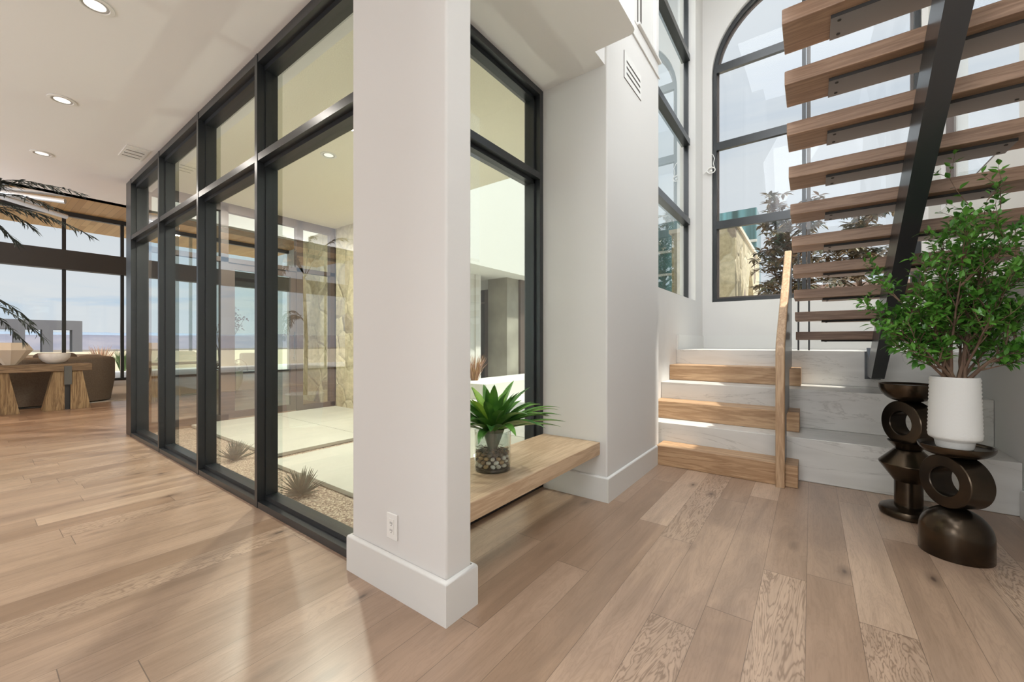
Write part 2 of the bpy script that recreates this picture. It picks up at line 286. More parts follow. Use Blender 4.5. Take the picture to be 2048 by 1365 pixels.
# ------------------------------------------------------------------ geometry helpers
class MB:
    def __init__(s): s.bm = bmesh.new()
    def box(s, x0, x1, y0, y1, z0, z1, bev=0., seg=2):
        b = bmesh.new() if bev else s.bm
        vs = [b.verts.new((x, y, z)) for x in (x0, x1) for y in (y0, y1) for z in (z0, z1)]
        for f in ((0, 1, 3, 2), (4, 6, 7, 5), (0, 4, 5, 1), (2, 3, 7, 6), (0, 2, 6, 4), (1, 5, 7, 3)): b.faces.new([vs[i] for i in f])
        if bev:
            bmesh.ops.bevel(b, geom=b.edges[:], offset=bev, segments=seg, affect='EDGES', profile=.5)
            s.merge(b)
        return s
    def merge(s, b, mat=None):
        if mat is not None: bmesh.ops.transform(b, matrix=mat, verts=b.verts)
        me = bpy.data.meshes.new('t'); b.to_mesh(me); b.free(); s.bm.from_mesh(me); bpy.data.meshes.remove(me); return s
    def prism(s, pts, axis, a0, a1):
        # polygon pts extruded along axis (0:x pts=(y,z); 1:y pts=(x,z); 2:z pts=(x,y))
        def P(p, a): return (a, p[0], p[1]) if axis == 0 else ((p[0], a, p[1]) if axis == 1 else (p[0], p[1], a))
        A = [s.bm.verts.new(P(p, a0)) for p in pts]; B = [s.bm.verts.new(P(p, a1)) for p in pts]; n = len(pts)
        s.bm.faces.new(A); s.bm.faces.new(B[::-1])
        for i in range(n): s.bm.faces.new((A[i], B[i], B[(i + 1) % n], A[(i + 1) % n]))
        return s
    def lathe(s, prof, c=(0, 0, 0), seg=48, axis=Vector((0, 0, 1))):
        q = Vector((0, 0, 1)).rotation_difference(Vector(axis)); c = Vector(c); rings = []
        for r, z in prof:
            if r < 1e-6: rings.append([s.bm.verts.new(c + q @ Vector((0, 0, z)))])
            else: rings.append([s.bm.verts.new(c + q @ Vector((r * math.cos(2 * PI * i / seg), r * math.sin(2 * PI * i / seg), z))) for i in range(seg)])
        for a, b in zip(rings, rings[1:]):
            for i in range(seg):
                j = (i + 1) % seg
                if len(a) == 1 and len(b) > 1: s.bm.faces.new((a[0], b[j], b[i]))
                elif len(b) == 1 and len(a) > 1: s.bm.faces.new((a[i], a[j], b[0]))
                elif len(a) > 1: s.bm.faces.new((a[i], a[j], b[j], b[i]))
        return s
    def tube(s, pts, r, seg=8, cap=True):
        pts = [Vector(p) for p in pts]; n = len(pts); rs = r if isinstance(r, (list, tuple)) else [r] * n
        prev = None; rings = []; up = Vector((0, 0, 1))
        for i, p in enumerate(pts):
            t = (pts[min(i + 1, n - 1)] - pts[max(i - 1, 0)])
            t = t.normalized() if t.length > 1e-9 else Vector((0, 0, 1))
            if prev is None:
                u = t.orthogonal().normalized()
            else:
                u = prev - t * prev.dot(t); u = u.normalized() if u.length > 1e-6 else t.orthogonal().normalized()
            prev = u; v = t.cross(u)
            rings.append([s.bm.verts.new(p + (u * math.cos(2 * PI * k / seg) + v * math.sin(2 * PI * k / seg)) * rs[i]) for k in range(seg)])
        for a, b in zip(rings, rings[1:]):
            for k in range(seg): s.bm.faces.new((a[k], a[(k + 1) % seg], b[(k + 1) % seg], b[k]))
        if cap and seg > 2: s.bm.faces.new(rings[0][::-1]); s.bm.faces.new(rings[-1])
        return s
    def sweep(s, pts, prof, side=Vector((1, 0, 0))):
        # profile [(a,b)] in (side, normal) swept along a path lying in a plane perpendicular to side
        pts = [Vector(p) for p in pts]; n = len(pts); rings = []
        for i, p in enumerate(pts):
            t0 = (pts[i] - pts[i - 1]).normalized() if i else None
            t1 = (pts[i + 1] - pts[i]).normalized() if i < n - 1 else None
            t = (t0 + t1).normalized() if t0 and t1 else (t0 or t1)
            nn = side.cross(t); k = 1.0 / max(.3, (nn.dot(side.cross(t0)) if t0 else 1.0))
            rings.append([s.bm.verts.new(p + side * a + nn * b * k) for a, b in prof])
        m = len(prof)
        for a, b in zip(rings, rings[1:]):
            for k in range(m): s.bm.faces.new((a[k], a[(k + 1) % m], b[(k + 1) % m], b[k]))
        s.bm.faces.new(rings[0][::-1]); s.bm.faces.new(rings[-1]); return s
    def ball(s, c, r, sub=2, sc=(1, 1, 1), rot=None):
        b = bmesh.new(); bmesh.ops.create_icosphere(b, subdivisions=sub, radius=r)
        m = Matrix.Translation(c) @ (rot or Matrix.Identity(4)) @ Matrix.Diagonal((*sc, 1)); return s.merge(b, m)
    def leaf(s, p, d, up, ln, wd, fold=.18, droop=.15):
        p = Vector(p); d = Vector(d).normalized(); sd = d.cross(up)
        sd = sd.normalized() if sd.length > 1e-5 else d.orthogonal().normalized(); n = sd.cross(d)
        pr = [(0, 0.0), (.22, .62), (.45, 1.0), (.7, .72), (1, 0)]
        L_, R_, C_ = [], [], []
        for t, w in pr:
            q = p + d * ln * t - n * droop * ln * t * t
            C_.append(s.bm.verts.new(q))
            if 0 < w: L_.append(s.bm.verts.new(q + sd * wd * .5 * w + n * fold * wd * w)); R_.append(s.bm.verts.new(q - sd * wd * .5 * w + n * fold * wd * w))
        for S, fl in ((L_, 0), (R_, 1)):
            f = [(C_[0], C_[1], S[0])] + [(C_[i], C_[i + 1], S[i], S[i - 1]) for i in (1, 2)] + [(C_[3], C_[4], S[2])]
            for q in f: s.bm.faces.new(q if fl == 0 else q[::-1])
        return s
    def obj(s, name, mat, parent=None, smooth=False, angle=None, loc=None):
        bmesh.ops.recalc_face_normals(s.bm, faces=s.bm.faces[:])
        return s.obj_raw(name, mat, parent, smooth, loc)
    def obj_raw(s, name, mat, parent=None, smooth=False, loc=None):
        me = bpy.data.meshes.new(name); s.bm.to_mesh(me); s.bm.free()
        me.materials.append(mat)
        if smooth:
            me.polygons.foreach_set('use_smooth', [True] * len(me.polygons))
            try: me.set_sharp_from_angle(angle=math.radians(40))
            except Exception: pass
        o = bpy.data.objects.new(name, me); COL.objects.link(o)
        if smooth and len(me.polygons) < 400:
            wn = o.modifiers.new('wn', 'WEIGHTED_NORMAL'); wn.keep_sharp = True; wn.weight = 80
        if parent is not None:
            o.parent = parent
            P = Vector((0, 0, 0)); q = parent
            while q is not None: P += q.location; q = q.parent
            if loc is None: o.location = -P
            else: o.location = loc
        elif loc is not None: o.location = loc
        return o

def thing(name, label, cat, loc=(0, 0, 0), group=None):
    o = bpy.data.objects.new(name, None); o.empty_display_size = .1; COL.objects.link(o); o.location = loc
    o['label'] = label; o['category'] = cat
    if group: o['group'] = group
    return o
def tag(o, label, cat, group=None, kind=None):
    o['label'] = label; o['category'] = cat
    if group: o['group'] = group
    if kind: o['kind'] = kind
    return o
def struct(o): o['kind'] = 'structure'; return o
def copy_tree(o, parent=None):
    c = o.copy(); COL.objects.link(c); c.parent = parent
    for ch in o.children: copy_tree(ch, c)
    return c
def B(*a, **k): return MB().box(*a, **k)

# ================================================================== SETTING
CZ = 3.2           # hall ceiling
HZ = 7.3           # stairwell ceiling
# floor (oak planks run towards the stairs)
f = MB(); f.box(-17.6, 1.33, -8, 1.30, -.12, 0); f.box(-17.6, -7.18, 1.30, 8.0, -.12, 0); f.box(-1.885, 1.33, 1.30, 4.19, -.12, 0)
struct(f.obj('floor', M['floor']))
# hall ceiling, with the stairwell opening beyond x=-.92 / y=2.62
c = MB()
c.box(-8.3, -.92, -8, 1.5, CZ, CZ + .35)
rr = [(-1.21, 2.62)]
cr = .05
pts = [(-1.95, 1.5), (-.92, 1.5), (-.92, 2.62 - cr)] + [(-.92 - cr + cr * math.cos(a), 2.62 - cr + cr * math.sin(a)) for a in (PI / 8, PI / 4, 3 * PI / 8, PI / 2)] + [(-1.215, 2.62), (-1.215, 2.80), (-1.95, 2.80)]
c.prism(pts, 2, CZ, CZ + .35)
c.box(-.92, 1.33, -8, .55, CZ, CZ + .35)
struct(c.obj('ceiling', M['ceil']))
struct(B(-1.6, 1.4, -6.2, 7.1, HZ, HZ + .2).obj('ceiling', M['ceil']))
struct(B(-20.2, -8.3, -8, 8.2, 5.0, 5.15).obj('ceiling', M['woodceil']))
struct(B(-8.3, -8.15, -8, 8.2, CZ, 5.0).obj('trim_1', M['ceil']))
# pillar wall
def wallbox(name, *a, bev=0, mat='wall'): return struct(B(*a, bev=bev, seg=3).obj(name, M[mat], smooth=bool(bev)))
wallbox('wall_pillar', -1.89, -1.21, 1.18, 1.335, 0, CZ, bev=.012)
def baseboard(name, pts, h=.182, t=.018, closed=False):
    # pts: floor path with the room on its right side
    m = MB(); n = len(pts)
    prof = [(0, 0), (t, 0), (t, h - .014), (t * .75, h - .004), (t * .3, h), (0, h)]
    rings = []
    for i, p in enumerate(pts):
        p = Vector((*p, 0))
        a = (p - Vector((*pts[i - 1], 0))).normalized() if i else None
        b = (Vector((*pts[i + 1], 0)) - p).normalized() if i < n - 1 else None
        na = Vector((a.y, -a.x, 0)) if a else None; nb = Vector((b.y, -b.x, 0)) if b else None
        if na and nb: nn = (na + nb); nn = nn / (nn.dot(na)) if abs(nn.dot(na)) > .1 else na
        else: nn = na or nb
        rings.append([m.bm.verts.new(p + nn * x + Vector((0, 0, z))) for x, z in prof])
    k = len(prof)
    for a, b in zip(rings, rings[1:]):
        for j in range(k): m.bm.faces.new((a[j], b[j], b[(j + 1) % k], a[(j + 1) % k]))
    m.bm.faces.new(rings[0]); m.bm.faces.new(rings[-1][::-1])
    return struct(m.obj(name, M['trim'], smooth=True))
baseboard('baseboard_pillar', [(-1.892, 1.22), (-1.892, 1.178), (-1.208, 1.178), (-1.208, 1.337), (-1.70, 1.337)][::1])
# wall beside alcove with upper-storey niche (vent wall)
wx0, wx1 = -1.93, -1.197
w = MB(); w.box(wx0, wx1, 2.785, 4.03, 0, 3.885, bev=.012, seg=3)
w.box(wx0 - .2, wx1, 2.62, 3.42, 3.885, HZ); w.box(wx0 - .2, wx1 - .05, 3.42, 3.96, 3.885, HZ)
w.box(wx0 - .2, wx1, 3.96, 4.03, 3.885, HZ)
struct(w.obj('wall_corner', M['wall'], smooth=True))
struct(B(wx1 + .0005, wx1 + .012, 2.80, 4.035, 3.735, 3.755, bev=.004).obj('trim_2', M['trim']))
sl = B(wx1 - .045, wx1 + .024, 3.422, 4.045, 3.886, 3.911, bev=.004).obj('trim_3', M['trim']); struct(sl)
g = thing('slatted_panel', 'narrow white recessed panel with dark vertical grooves above the wall vent', 'panel', (wx1 - .04, 3.43, 3.91))
B(wx1 - .0495, wx1 - .035, 3.425, 3.955, 3.912, 6.9).obj('panel', M['trim'], g)
for yy in (3.427, 3.51, 3.60): B(wx1 - .036, wx1 - .030, yy, yy + .026, 3.912, 6.9).obj('groove', M['slot'], g)
baseboard('baseboard_corner', [(-1.73, 2.783), (wx1 + .002, 2.783), (wx1 + .002, 3.935)])
# stairwell left wall with tall window
WX = -1.372
w = MB(); w.box(WX - .22, WX, 4.03, 6.95, 0, 1.785); w.box(WX - .22, WX, 6.414, 6.95, 1.785, HZ); w.box(WX - .22, WX, 4.03, 4.12, 1.785, HZ); w.box(WX - .22, WX, 4.12, 6.414, 6.7, HZ)
struct(w.obj('wall_left', M['wall']))
win = struct(thing('window_1', 'x', 'x', (WX - .09, 5.2, 1.785))); del win['label']; del win['category']
fr = MB(); fx0, fx1 = WX - .16, WX - .095
fr.box(fx0, fx1, 6.370, 6.412, 1.787, 6.7); fr.box(fx0, fx1, 4.122, 4.165, 1.787, 6.7); fr.box(fx0, fx1, 4.165, 6.37, 1.787, 1.83); fr.box(fx0, fx1, 4.165, 6.37, 6.64, 6.7)
for z in (2.95, 4.13, 5.38): fr.box(fx0, fx1 + .03, 4.165, 6.37, z - .045, z + .045)
fr.obj('window_frame', M['black'], win)
B(WX - .135, WX - .125, 4.165, 6.37, 1.83, 6.64).obj('glass', M['glass'], win)
# far wall with arched window
FY = 6.89
AX0, AX1, AZ0, AZS = -1.232, 1.072, 1.80, 5.30
AR = (AX1 - AX0) / 2; AC = (AX0 + AX1) / 2
def archpts(inset, n=40):
    r = AR - inset
    a = [(AX0 + inset, AZ0 + inset), (AX0 + inset, AZS)]
    a += [(AC - r * math.cos(PI * i / n), AZS + r * math.sin(PI * i / n)) for i in range(1, n)]
    a += [(AX1 - inset, AZS), (AX1 - inset, AZ0 + inset)]
    return a
def ringband(mb, outer, inner, y0, y1):
    n = len(outer); vs = []
    for (P, Q) in zip(outer, inner):
        vs.append([mb.bm.verts.new((P[0], y0, P[1])), mb.bm.verts.new((P[0], y1, P[1])), mb.bm.verts.new((Q[0], y1, Q[1])), mb.bm.verts.new((Q[0], y0, Q[1]))])
    for i in range(n):
        a, b = vs[i], vs[(i + 1) % n]
        for k in range(4): mb.bm.faces.new((a[k], a[(k + 1) % 4], b[(k + 1) % 4], b[k]))
op = archpts(-.008)
# wall with the arched hole: ring between outline rectangle and hole
n = len(op); outer = []
X0, X1, Z0, Z1 = WX - .02, 1.33, 0.0, HZ
for (x, z) in op:
    if z <= AZ0 + .01: outer.append((X0 if x < AC else X1, Z0))
    elif z <= AZS + .001: outer.append((X0 if x < AC else X1, AZS))
    else:
        dx, dz = x - AC, z - AZS; k = 1e9
        if dx > 1e-6: k = min(k, (X1 - AC) / dx)
        if dx < -1e-6: k = min(k, (X0 - AC) / dx)
        if dz > 1e-6: k = min(k, (Z1 - AZS) / dz)
        outer.append((AC + dx * k, AZS + dz * k))
w = MB(); ringband(w, outer, op, FY, FY + .22)
for cx_ in (X0, X1): pass
# fill top corners
w.box(X0, X0 + .02, FY, FY + .22, AZS, Z1)
struct(w.obj('wall_far', M['wall']))
tw = MB(); tw.box(WX - .2, X1, FY + .005, FY + .215, 6.55, HZ); tw.box(WX - .2, WX + .05, FY + .005, FY + .215, 0, HZ)
struct(tw.obj('wall_far', M['wall']))
win = struct(bpy.data.objects.new('window_2', None)); COL.objects.link(win); win.location = (AC, FY + .08, AZ0)
fr = MB(); ringband(fr, archpts(0), archpts(.048), FY + .05, FY + .115)
for z in (2.99, 4.213, 5.412): fr.box(AX0 + .03, AX1 - .03, FY + .052, FY + .113, z - .06, z + .06)
fr.box(AC - .022, AC + .022, FY + .052, FY + .113, AZ0 + .04, AZS + AR - .04)
fr.obj('window_frame', M['black'], win)
br = MB(); ringband(br, archpts(.048), archpts(.075), FY + .115, FY + .16); br.box(AC + .03, AC + .075, FY + .118, FY + .15, AZ0 + .06, AZS + AR - .06)
br.obj('exterior_frame', M['brown'], win)
gp = MB(); A = [gp.bm.verts.new((x, FY + .080, z)) for x, z in archpts(.03)]; Bv = [gp.bm.verts.new((x, FY + .090, z)) for x, z in archpts(.03)]
gp.bm.faces.new(A); gp.bm.faces.new(Bv[::-1]); n = len(A)
for i in range(n): gp.bm.faces.new((A[i], Bv[i], Bv[(i + 1) % n], A[(i + 1) % n]))
gp.obj('glass', M['glass2'], win)
# right wall with big window
RX = 1.135
w = MB(); w.box(RX, RX + .2, -6, 7.1, 0, 2.60); w.box(RX, RX + .2, 6.30, 7.1, 2.60, HZ); w.box(RX, RX + .2, 3.60, 4.25, 2.60, HZ); w.box(RX, RX + .2, 4.25, 6.3, 6.6, HZ)
w.box(RX, RX + .2, -6, 1.0, 2.60, HZ); w.box(RX, RX + .2, 1.0, 3.6, 6.6, HZ)
struct(w.obj('wall_right', M['wall']))
for (yy0, yy1, nn) in ((4.25, 6.30, 'window_3'), (1.0, 3.60, 'window_4')):
    win = struct(bpy.data.objects.new(nn, None)); COL.objects.link(win); win.location = (RX + .1, yy0, 2.60)
    fr = MB(); a, b_ = RX + .035, RX + .10
    fr.box(a, b_, yy0 + .002, yy0 + .055, 2.602, 6.6); fr.box(a, b_, yy1 - .055, yy1 - .002, 2.602, 6.6); fr.box(a, b_, yy0 + .055, yy1 - .055, 2.602, 2.66); fr.box(a, b_, yy0 + .055, yy1 - .055, 6.54, 6.6)
    fr.obj('window_frame', M['brown'], win)
    B(RX + .06, RX + .07, yy0 + .05, yy1 - .05, 2.65, 6.55).obj('glass', M['glass2'], win)
baseboard('baseboard_right', [(RX - .002, 4.165), (RX - .002, -5.9)])
# upper-storey walls closing the stairwell, with an opening added behind the camera to let light in
w = MB(); w.box(-1.9, -.92, .55, 2.62, CZ + .35, HZ)
struct(w.obj('wall_upper', M['wall']))
# walls behind and left of the camera with wide openings added to let light in
w = MB()
w.box(-17.6, -14.6, -8.2, -8.0, 0, 5.0); w.box(-9.4, -8.1, -8.2, -8.0, 0, 5.0); w.box(-4.9, -4.2, -8.2, -8.0, 0, CZ); w.box(-.6, 1.33, -8.2, -8.0, 0, CZ)
w.box(-14.6, -9.4, -8.2, -8.0, 4.2, 5.0); w.box(-8.1, -.6, -8.2, -8.0, 2.95, CZ)
struct(w.obj('wall_back', M['wall']))
w = MB(); w.box(-1.05, RX + .2, .35, .55, CZ + .35, 4.2); w.box(-1.05, RX + .2, .35, .55, 6.9, HZ)
struct(w.obj('wall_back', M['wall']))

# ---- hall window wall to the porch
PY = 1.223
XS = [-1.92, -3.15, -4.36, -5.57, -6.79]
win = struct(bpy.data.objects.new('window_5', None)); COL.objects.link(win); win.location = (-4.4, PY, 0)
fr = MB()
fr.box(-6.80, -1.895, PY, PY + .13, 0, .045); fr.box(-6.80, -1.895, PY + .045, PY + .13, .045, .075); 
fr.obj('sill', M['black'], win)
fr = MB(); fr.box(-6.80, -1.895, PY, PY + .13, 3.135, 3.198); fr.box(-6.80, -1.895, PY + .045, PY + .13, 3.10, 3.135)
fr.box(-6.80, -1.895, PY, PY + .13, 2.443, 2.493); fr.box(-6.80, -1.895, PY + .045, PY + .13, 2.415, 2.52)
fr.obj('rail', M['black'], win)
for x in XS[1:]:
    m = MB(); m.box(x - .02, x + .02, PY - .003, PY + .135, .0, 3.198); m.box(x - .032, x + .032, PY + .05, PY + .12, .0, 3.198); m.obj('mullion', M['black'], win)
m = MB(); m.box(-7.03, -6.81, PY - .0, PY + .17, 0, 3.198, bev=.004); m.obj('corner_post', M['black'], win)
m = MB(); m.box(-1.94, -1.895, PY - .0, PY + .13, 0, 3.198); m.obj('mullion', M['black'], win)
for a, b_ in zip(XS, XS[1:]):
    for z0, z1 in ((.07, 2.42), (2.515, 3.105)):
        B(b_ + .025, a - .025, PY + .082, PY + .092, z0, z1).obj('glass', M['glass'], win)
# ---- alcove window above the bench
win = struct(bpy.data.objects.new('window_6', None)); COL.objects.link(win); win.location = (-1.8, 2.05, 0)
ax0, ax1 = -1.88, -1.745
fr = MB()
fr.box(ax0, ax1, 2.735, 2.784, 0, 3.197); fr.box(ax0, ax1, 1.337, 1.385, 0, 3.197); fr.box(ax0, ax1, 1.385, 2.735, 3.15, 3.197); fr.box(ax0, ax1, 1.385, 2.735, 2.475, 2.525); fr.box(ax0, ax1, 1.385, 2.735, 0, .06)
fr.box(ax0, ax1 - .045, 2.715, 2.735, 0, 3.17); fr.box(ax0, ax1 - .045, 1.385, 2.735, 3.12, 3.15); fr.box(ax0, ax1 - .045, 1.385, 2.735, 2.445, 2.475)
fr.obj('window_frame', M['black'], win)
for z0, z1 in ((.06, 2.45), (2.52, 3.13)): B(-1.825, -1.815, 1.38, 2.725, z0, z1).obj('glass', M['glass'], win)

# ---- porch (between the two window walls)
struct(B(-7.3, -1.89, 1.354, 4.12, 3.30, 3.5).obj('ceiling', M['cream']))
struct(B(-7.32, -1.55, 4.12, 4.20, 3.30, 4.2).obj('trim_4', M['cream']))
w = MB(); w.box(-8.75, -4.55, 4.12, 4.6, -.02, 3.30)
struct(w.obj('wall_stone', M['rubble']))
# brown framed glass wall with door at the left end of the porch
GX = -7.22
win = struct(bpy.data.objects.new('window_7', None)); COL.objects.link(win); win.location = (GX, 2.7, 0)
fr = MB(); g0, g1 = GX - .05, GX + .05
for y0, y1 in ((4.03, 4.12), (3.42, 3.53), (2.30, 2.40), (1.42, 1.50)): fr.box(g0, g1, y0, y1, -.02, 3.30)
fr.box(g0, g1, 1.42, 4.12, 3.17, 3.30); fr.box(g0, g1, 1.42, 4.12, 2.40, 2.47); fr.box(g0, g1, 3.53, 4.12, -.02, .07); fr.box(g0, g1, 1.42, 2.4, -.02, .07)
fr.obj('window_frame', M['brown'], win)
for (y0, y1, z0, z1) in ((3.53, 4.03, .07, 2.40), (3.53, 4.03, 2.47, 3.17), (2.4, 3.42, 2.47, 3.17), (1.5, 2.3, .07, 2.4), (1.5, 2.3, 2.47, 3.17)):
    B(GX - .005, GX + .005, y0, y1, z0, z1).obj('glass', M['glass2'], win)
dr = struct(bpy.data.objects.new('door_1', None)); COL.objects.link(dr); dr.location = (GX, 3.41, 0)
fr = MB(); fr.box(g0 + .02, g1 - .02, 3.33, 3.418, .0, 2.39); fr.box(g0 + .02, g1 - .02, 2.402, 2.49, .0, 2.39); fr.box(g0 + .02, g1 - .02, 2.49, 3.33, 2.30, 2.39); fr.box(g0 + .02, g1 - .02, 2.49, 3.33, .0, .10)
fr.obj('door_frame', M['brown'], dr)
B(GX - .005, GX + .005, 2.49, 3.33, .10, 2.30).obj('glass', M['glass'], dr)
m = MB(); m.tube([(g1 + .03, 3.37, .85), (g1 + .03, 3.37, 1.35)], .012); m.box(g1 - .02, g1 + .03, 3.364, 3.376, .9, .915); m.box(g1 - .02, g1 + .03, 3.364, 3.376, 1.285, 1.30); m.obj('door_handle', M['steel'], dr)
struct(B(GX - .08, GX + .08, 4.12, 8.2, 0, 5.0).obj('wall_left', M['wall']))
struct(B(GX - .06, GX + .06, 1.36, 4.2, 3.50, 5.0).obj('wall_left', M['wall']))
# paving of the porch
tag(B(-7.16, -1.90, 1.355, 4.12, -.16, -.055).obj('gravel_bed', M['gravel']), 'tan fine gravel lying along the hall window wall outside', 'gravel', kind='stuff')
pv = thing('paving_slab', 'pale stone slab filling the porch to the right of the gravel joint', 'paving', (-3.0, 3.0, -.05))
B(-4.34, -1.91, 1.80, 2.92, -.05, -.012, bev=.004).obj('slab', M['paver'], pv); B(-4.34, -1.91, 2.928, 4.12, -.05, -.012, bev=.004).obj('slab', M['paver'], pv)
pv = thing('paving_slab', 'pale stone slab filling the porch to the left of the gravel joint', 'paving', (-6.0, 3.0, -.05))
for x0, x1 in ((-7.15, -5.85), (-5.84, -4.55)):
    for y0, y1 in ((1.93, 3.02), (3.03, 4.12)): B(x0, x1, y0, y1, -.05, -.012, bev=.004).obj('slab', M['paver'], pv)

# ---- bench alcove
tag(B(-1.738, -1.25, 1.339, 2.782, .338, .43, bev=.004).obj('bench', M['oak_y']), 'floating light oak bench shelf under the black alcove window', 'bench')
# ================================================================== STAIRS
st = thing('staircase', 'short lower staircase of alternating pale stone blocks and oak steps', 'staircase', (-.1, 4.3, 0))
YS = {1: 3.936, 2: 4.186, 3: 4.43, 4: 4.71, 5: 5.045, 6: 5.36}
def step(x0, x1, y0, y1, z0, z1, mat, nm): return B(x0, x1, y0, y1, z0, z1, bev=.004).obj(nm, M[mat], st)
WL = WX + .001
step(WL, RX - .002, YS[2], YS[2] + .4, .001, .36, 'marble', 'stone_step')
step(WL, RX - .002, YS[4], YS[4] + .5, .361, .72, 'marble', 'stone_step')
B(WL, RX - .002, YS[2] + .4, 6.88, .001, .36).obj('stair_base', M['marble'], st)
step(WL, RX - .002, YS[6], 6.885, .721, 1.08, 'marble', 'landing')
B(WL, RX - .002, YS[4] + .5, 6.88, .361, .72).obj('stair_base', M['marble'], st)
for k, z in ((1, .0), (3, .361), (5, .721)):
    x0 = (wx1 + .001) if k == 1 else WL
    if k == 3:
        B(x0 if False else WL, -.084, YS[k], YS[k + 1] - .001, z, z + .179, bev=.004).obj('oak_step', M['oak_x'], st)
    else: B(x0, -.084, YS[k], YS[k + 1] - .001, z + .001, z + .18, bev=.004).obj('oak_step', M['oak_x'], st)
# low stone upstand around the landing
u = MB(); u.box(WX + .001, WX + .018, YS[6] + .005, 6.88, 1.081, 1.27); u.box(WX + .018, RX - .002, 6.866, 6.885, 1.081, 1.27)
struct(u.obj('baseboard_landing', M['trim']))
# floating flight
fs = thing('floating_staircase', 'floating flight of thick oak treads on one black steel stringer', 'staircase', (.49, 5.2, 1.08))
TX0, TX1 = -.122, 1.098
for n in range(1, 15):
    y = 5.148 - .263 * n; z = 1.09 + .18 * n
    t = B(TX0, TX1, y, y + .277, z - .079, z, bev=.004).obj('tread', M['tread'], fs)
    t_ = B(.08, .90, y + .075, y + .262, z - .079 - .016, z - .0792).obj('bracket_plate', M['plate'], t)
    B(.08, .90, y + .073, y + .0755, z - .079 - .017, z - .0792).obj('plate_edge', M['dark'], t)
    for xx in (.115, .865):
        for yy in (y + .11, y + .225): MB().lathe([(0, 0), (.008, 0), (.008, .003), (0, .003)], (xx, yy, z - .098), 12).obj('screw', M['dark'], t)
sl_ = .18 / .263; cst = 4.224
def under(y): return cst - sl_ * y
dep = .22
y0, y1 = 5.335, 1.45
yb = 4.955
m = MB()
# box section stringer: lower end cut vertically with a fixing plate on the stone riser
m.prism([(yb, under(yb)), (YS[6] - .004, under(yb)), (YS[6] - .004, under(yb) + .28), (5.16, under(5.16) + dep + .09), (y1, under(y1) + dep + .09), (y1, under(y1))], 0, .445, .535)
m.obj('stringer', M['steel'], fs)
B(.43, .55, YS[6] - .012, YS[6] - .002, .80, 1.075).obj('fixing_plate', M['steel'], fs)
gd = MB()
for i, (x, y) in enumerate(((-.112, 5.43), (-.018, 5.48))):
    b_ = MB(); b_.tube([(x, y, 1.081), (x, y, 2.35)], .0085, 10); b_.obj('guard_rod', M['steel'], fs, smooth=True)
gd.bm.free()
# handrail
hr = thing('handrail', 'oak handrail rising from the floor post beside the steps', 'handrail', (-.2, 3.9, 0))
r = .012; hw = .032; hh = .026
prof = []
for cx_, cz_, a0 in ((hw - r, hh - r, 0), (-hw + r, hh - r, 90), (-hw + r, -hh + r, 180), (hw - r, -hh + r, 270)):
    for k in range(4): a = math.radians(a0 + 30 * k); prof.append((cx_ + r * math.cos(a), cz_ + r * math.sin(a)))
X = -.2
path = [(X, 3.905, 0.001), (X, 3.905, .6), (X, 3.905, 1.05), (X, 3.918, 1.11), (X, 3.95, 1.16)]
sl2 = (2.14 - 1.16) / (5.32 - 3.95)
path += [(X, 4.4, 1.16 + sl2 * .45), (X, 4.9, 1.16 + sl2 * .95), (X, 5.32, 2.14)]
MB().sweep(path, prof).obj('rail', M['oak_z'], hr, smooth=True)
MB().prism([(3.935, .19), (4.18, .19), (4.18, .545), (4.70, .545), (4.70, .905), (5.35, .905), (5.35, 2.12), (3.96, 1.13), (3.935, 1.05)], 0, -.176, -.168).obj('steel_panel', M['steel'], hr)

# ================================================================== DETAILS
o = thing('power_outlet', 'white power outlet low on the near pillar', 'outlet', (-1.56, 1.18, .31))
B(-1.597, -1.522, 1.172, 1.1795, .252, .372, bev=.003).obj('cover_plate', M['plastic'], o)
s = MB()
B(-1.577, -1.542, 1.170, 1.1725, .277, .347, bev=.001).obj('socket_face', M['plastic'], o)
for zz_ in (.295, .328):
    for dx in (-.007, .006): s.box(-1.5595 + dx - .0012, -1.5595 + dx + .0012, 1.1693, 1.1702, zz_ - .005, zz_ + .005)
    s.lathe([(0, 0), (.0025, 0), (.0025, .0007), (0, .0007)], (-1.5595, 1.1702, zz_ - .011), 10, Vector((0, -1, 0)))
s.obj('slot', M['dark'], o)
# wall vent
v = thing('wall_vent', 'white slotted air vent high on the stairwell corner wall', 'vent', (wx1, 3.31, 3.38))
B(wx1 + .0005, wx1 + .004, 3.118, 3.510, 3.28, 3.492).obj('cover_plate', M['plastic'], v)
for zz_ in (3.325, 3.373, 3.421): B(wx1 + .003, wx1 + .0048, 3.165, 3.485, zz_, zz_ + .017).obj('slot', M['slot'], v)
B(wx1 + .0003, wx1 + .0035, 3.113, 3.118, 3.275, 3.492).obj('painted_shadow', M['slot'], v)  # dark strip coloured as shadow along the cover's edge
B(wx1 + .0003, wx1 + .0035, 3.113, 3.512, 3.275, 3.279).obj('painted_shadow', M['slot'], v)
v = thing('ceiling_vent', 'white rectangular air vent in the hall ceiling beside the window wall', 'vent', (-5.83, 1.08, CZ))
B(-6.03, -5.64, .985, 1.172, CZ - .006, CZ - .0005, bev=.002).obj('cover_plate', M['plastic'], v)
for i in range(3): B(-5.972 + i * .095, -5.942 + i * .095, 1.005, 1.15, CZ - .0075, CZ - .005).obj('slot', M['slot'], v)
for i in range(3): B(-5.942 + i * .095, -5.918 + i * .095, 1.005, 1.15, CZ - .012, CZ - .006).obj('blade', M['plastic'], v)
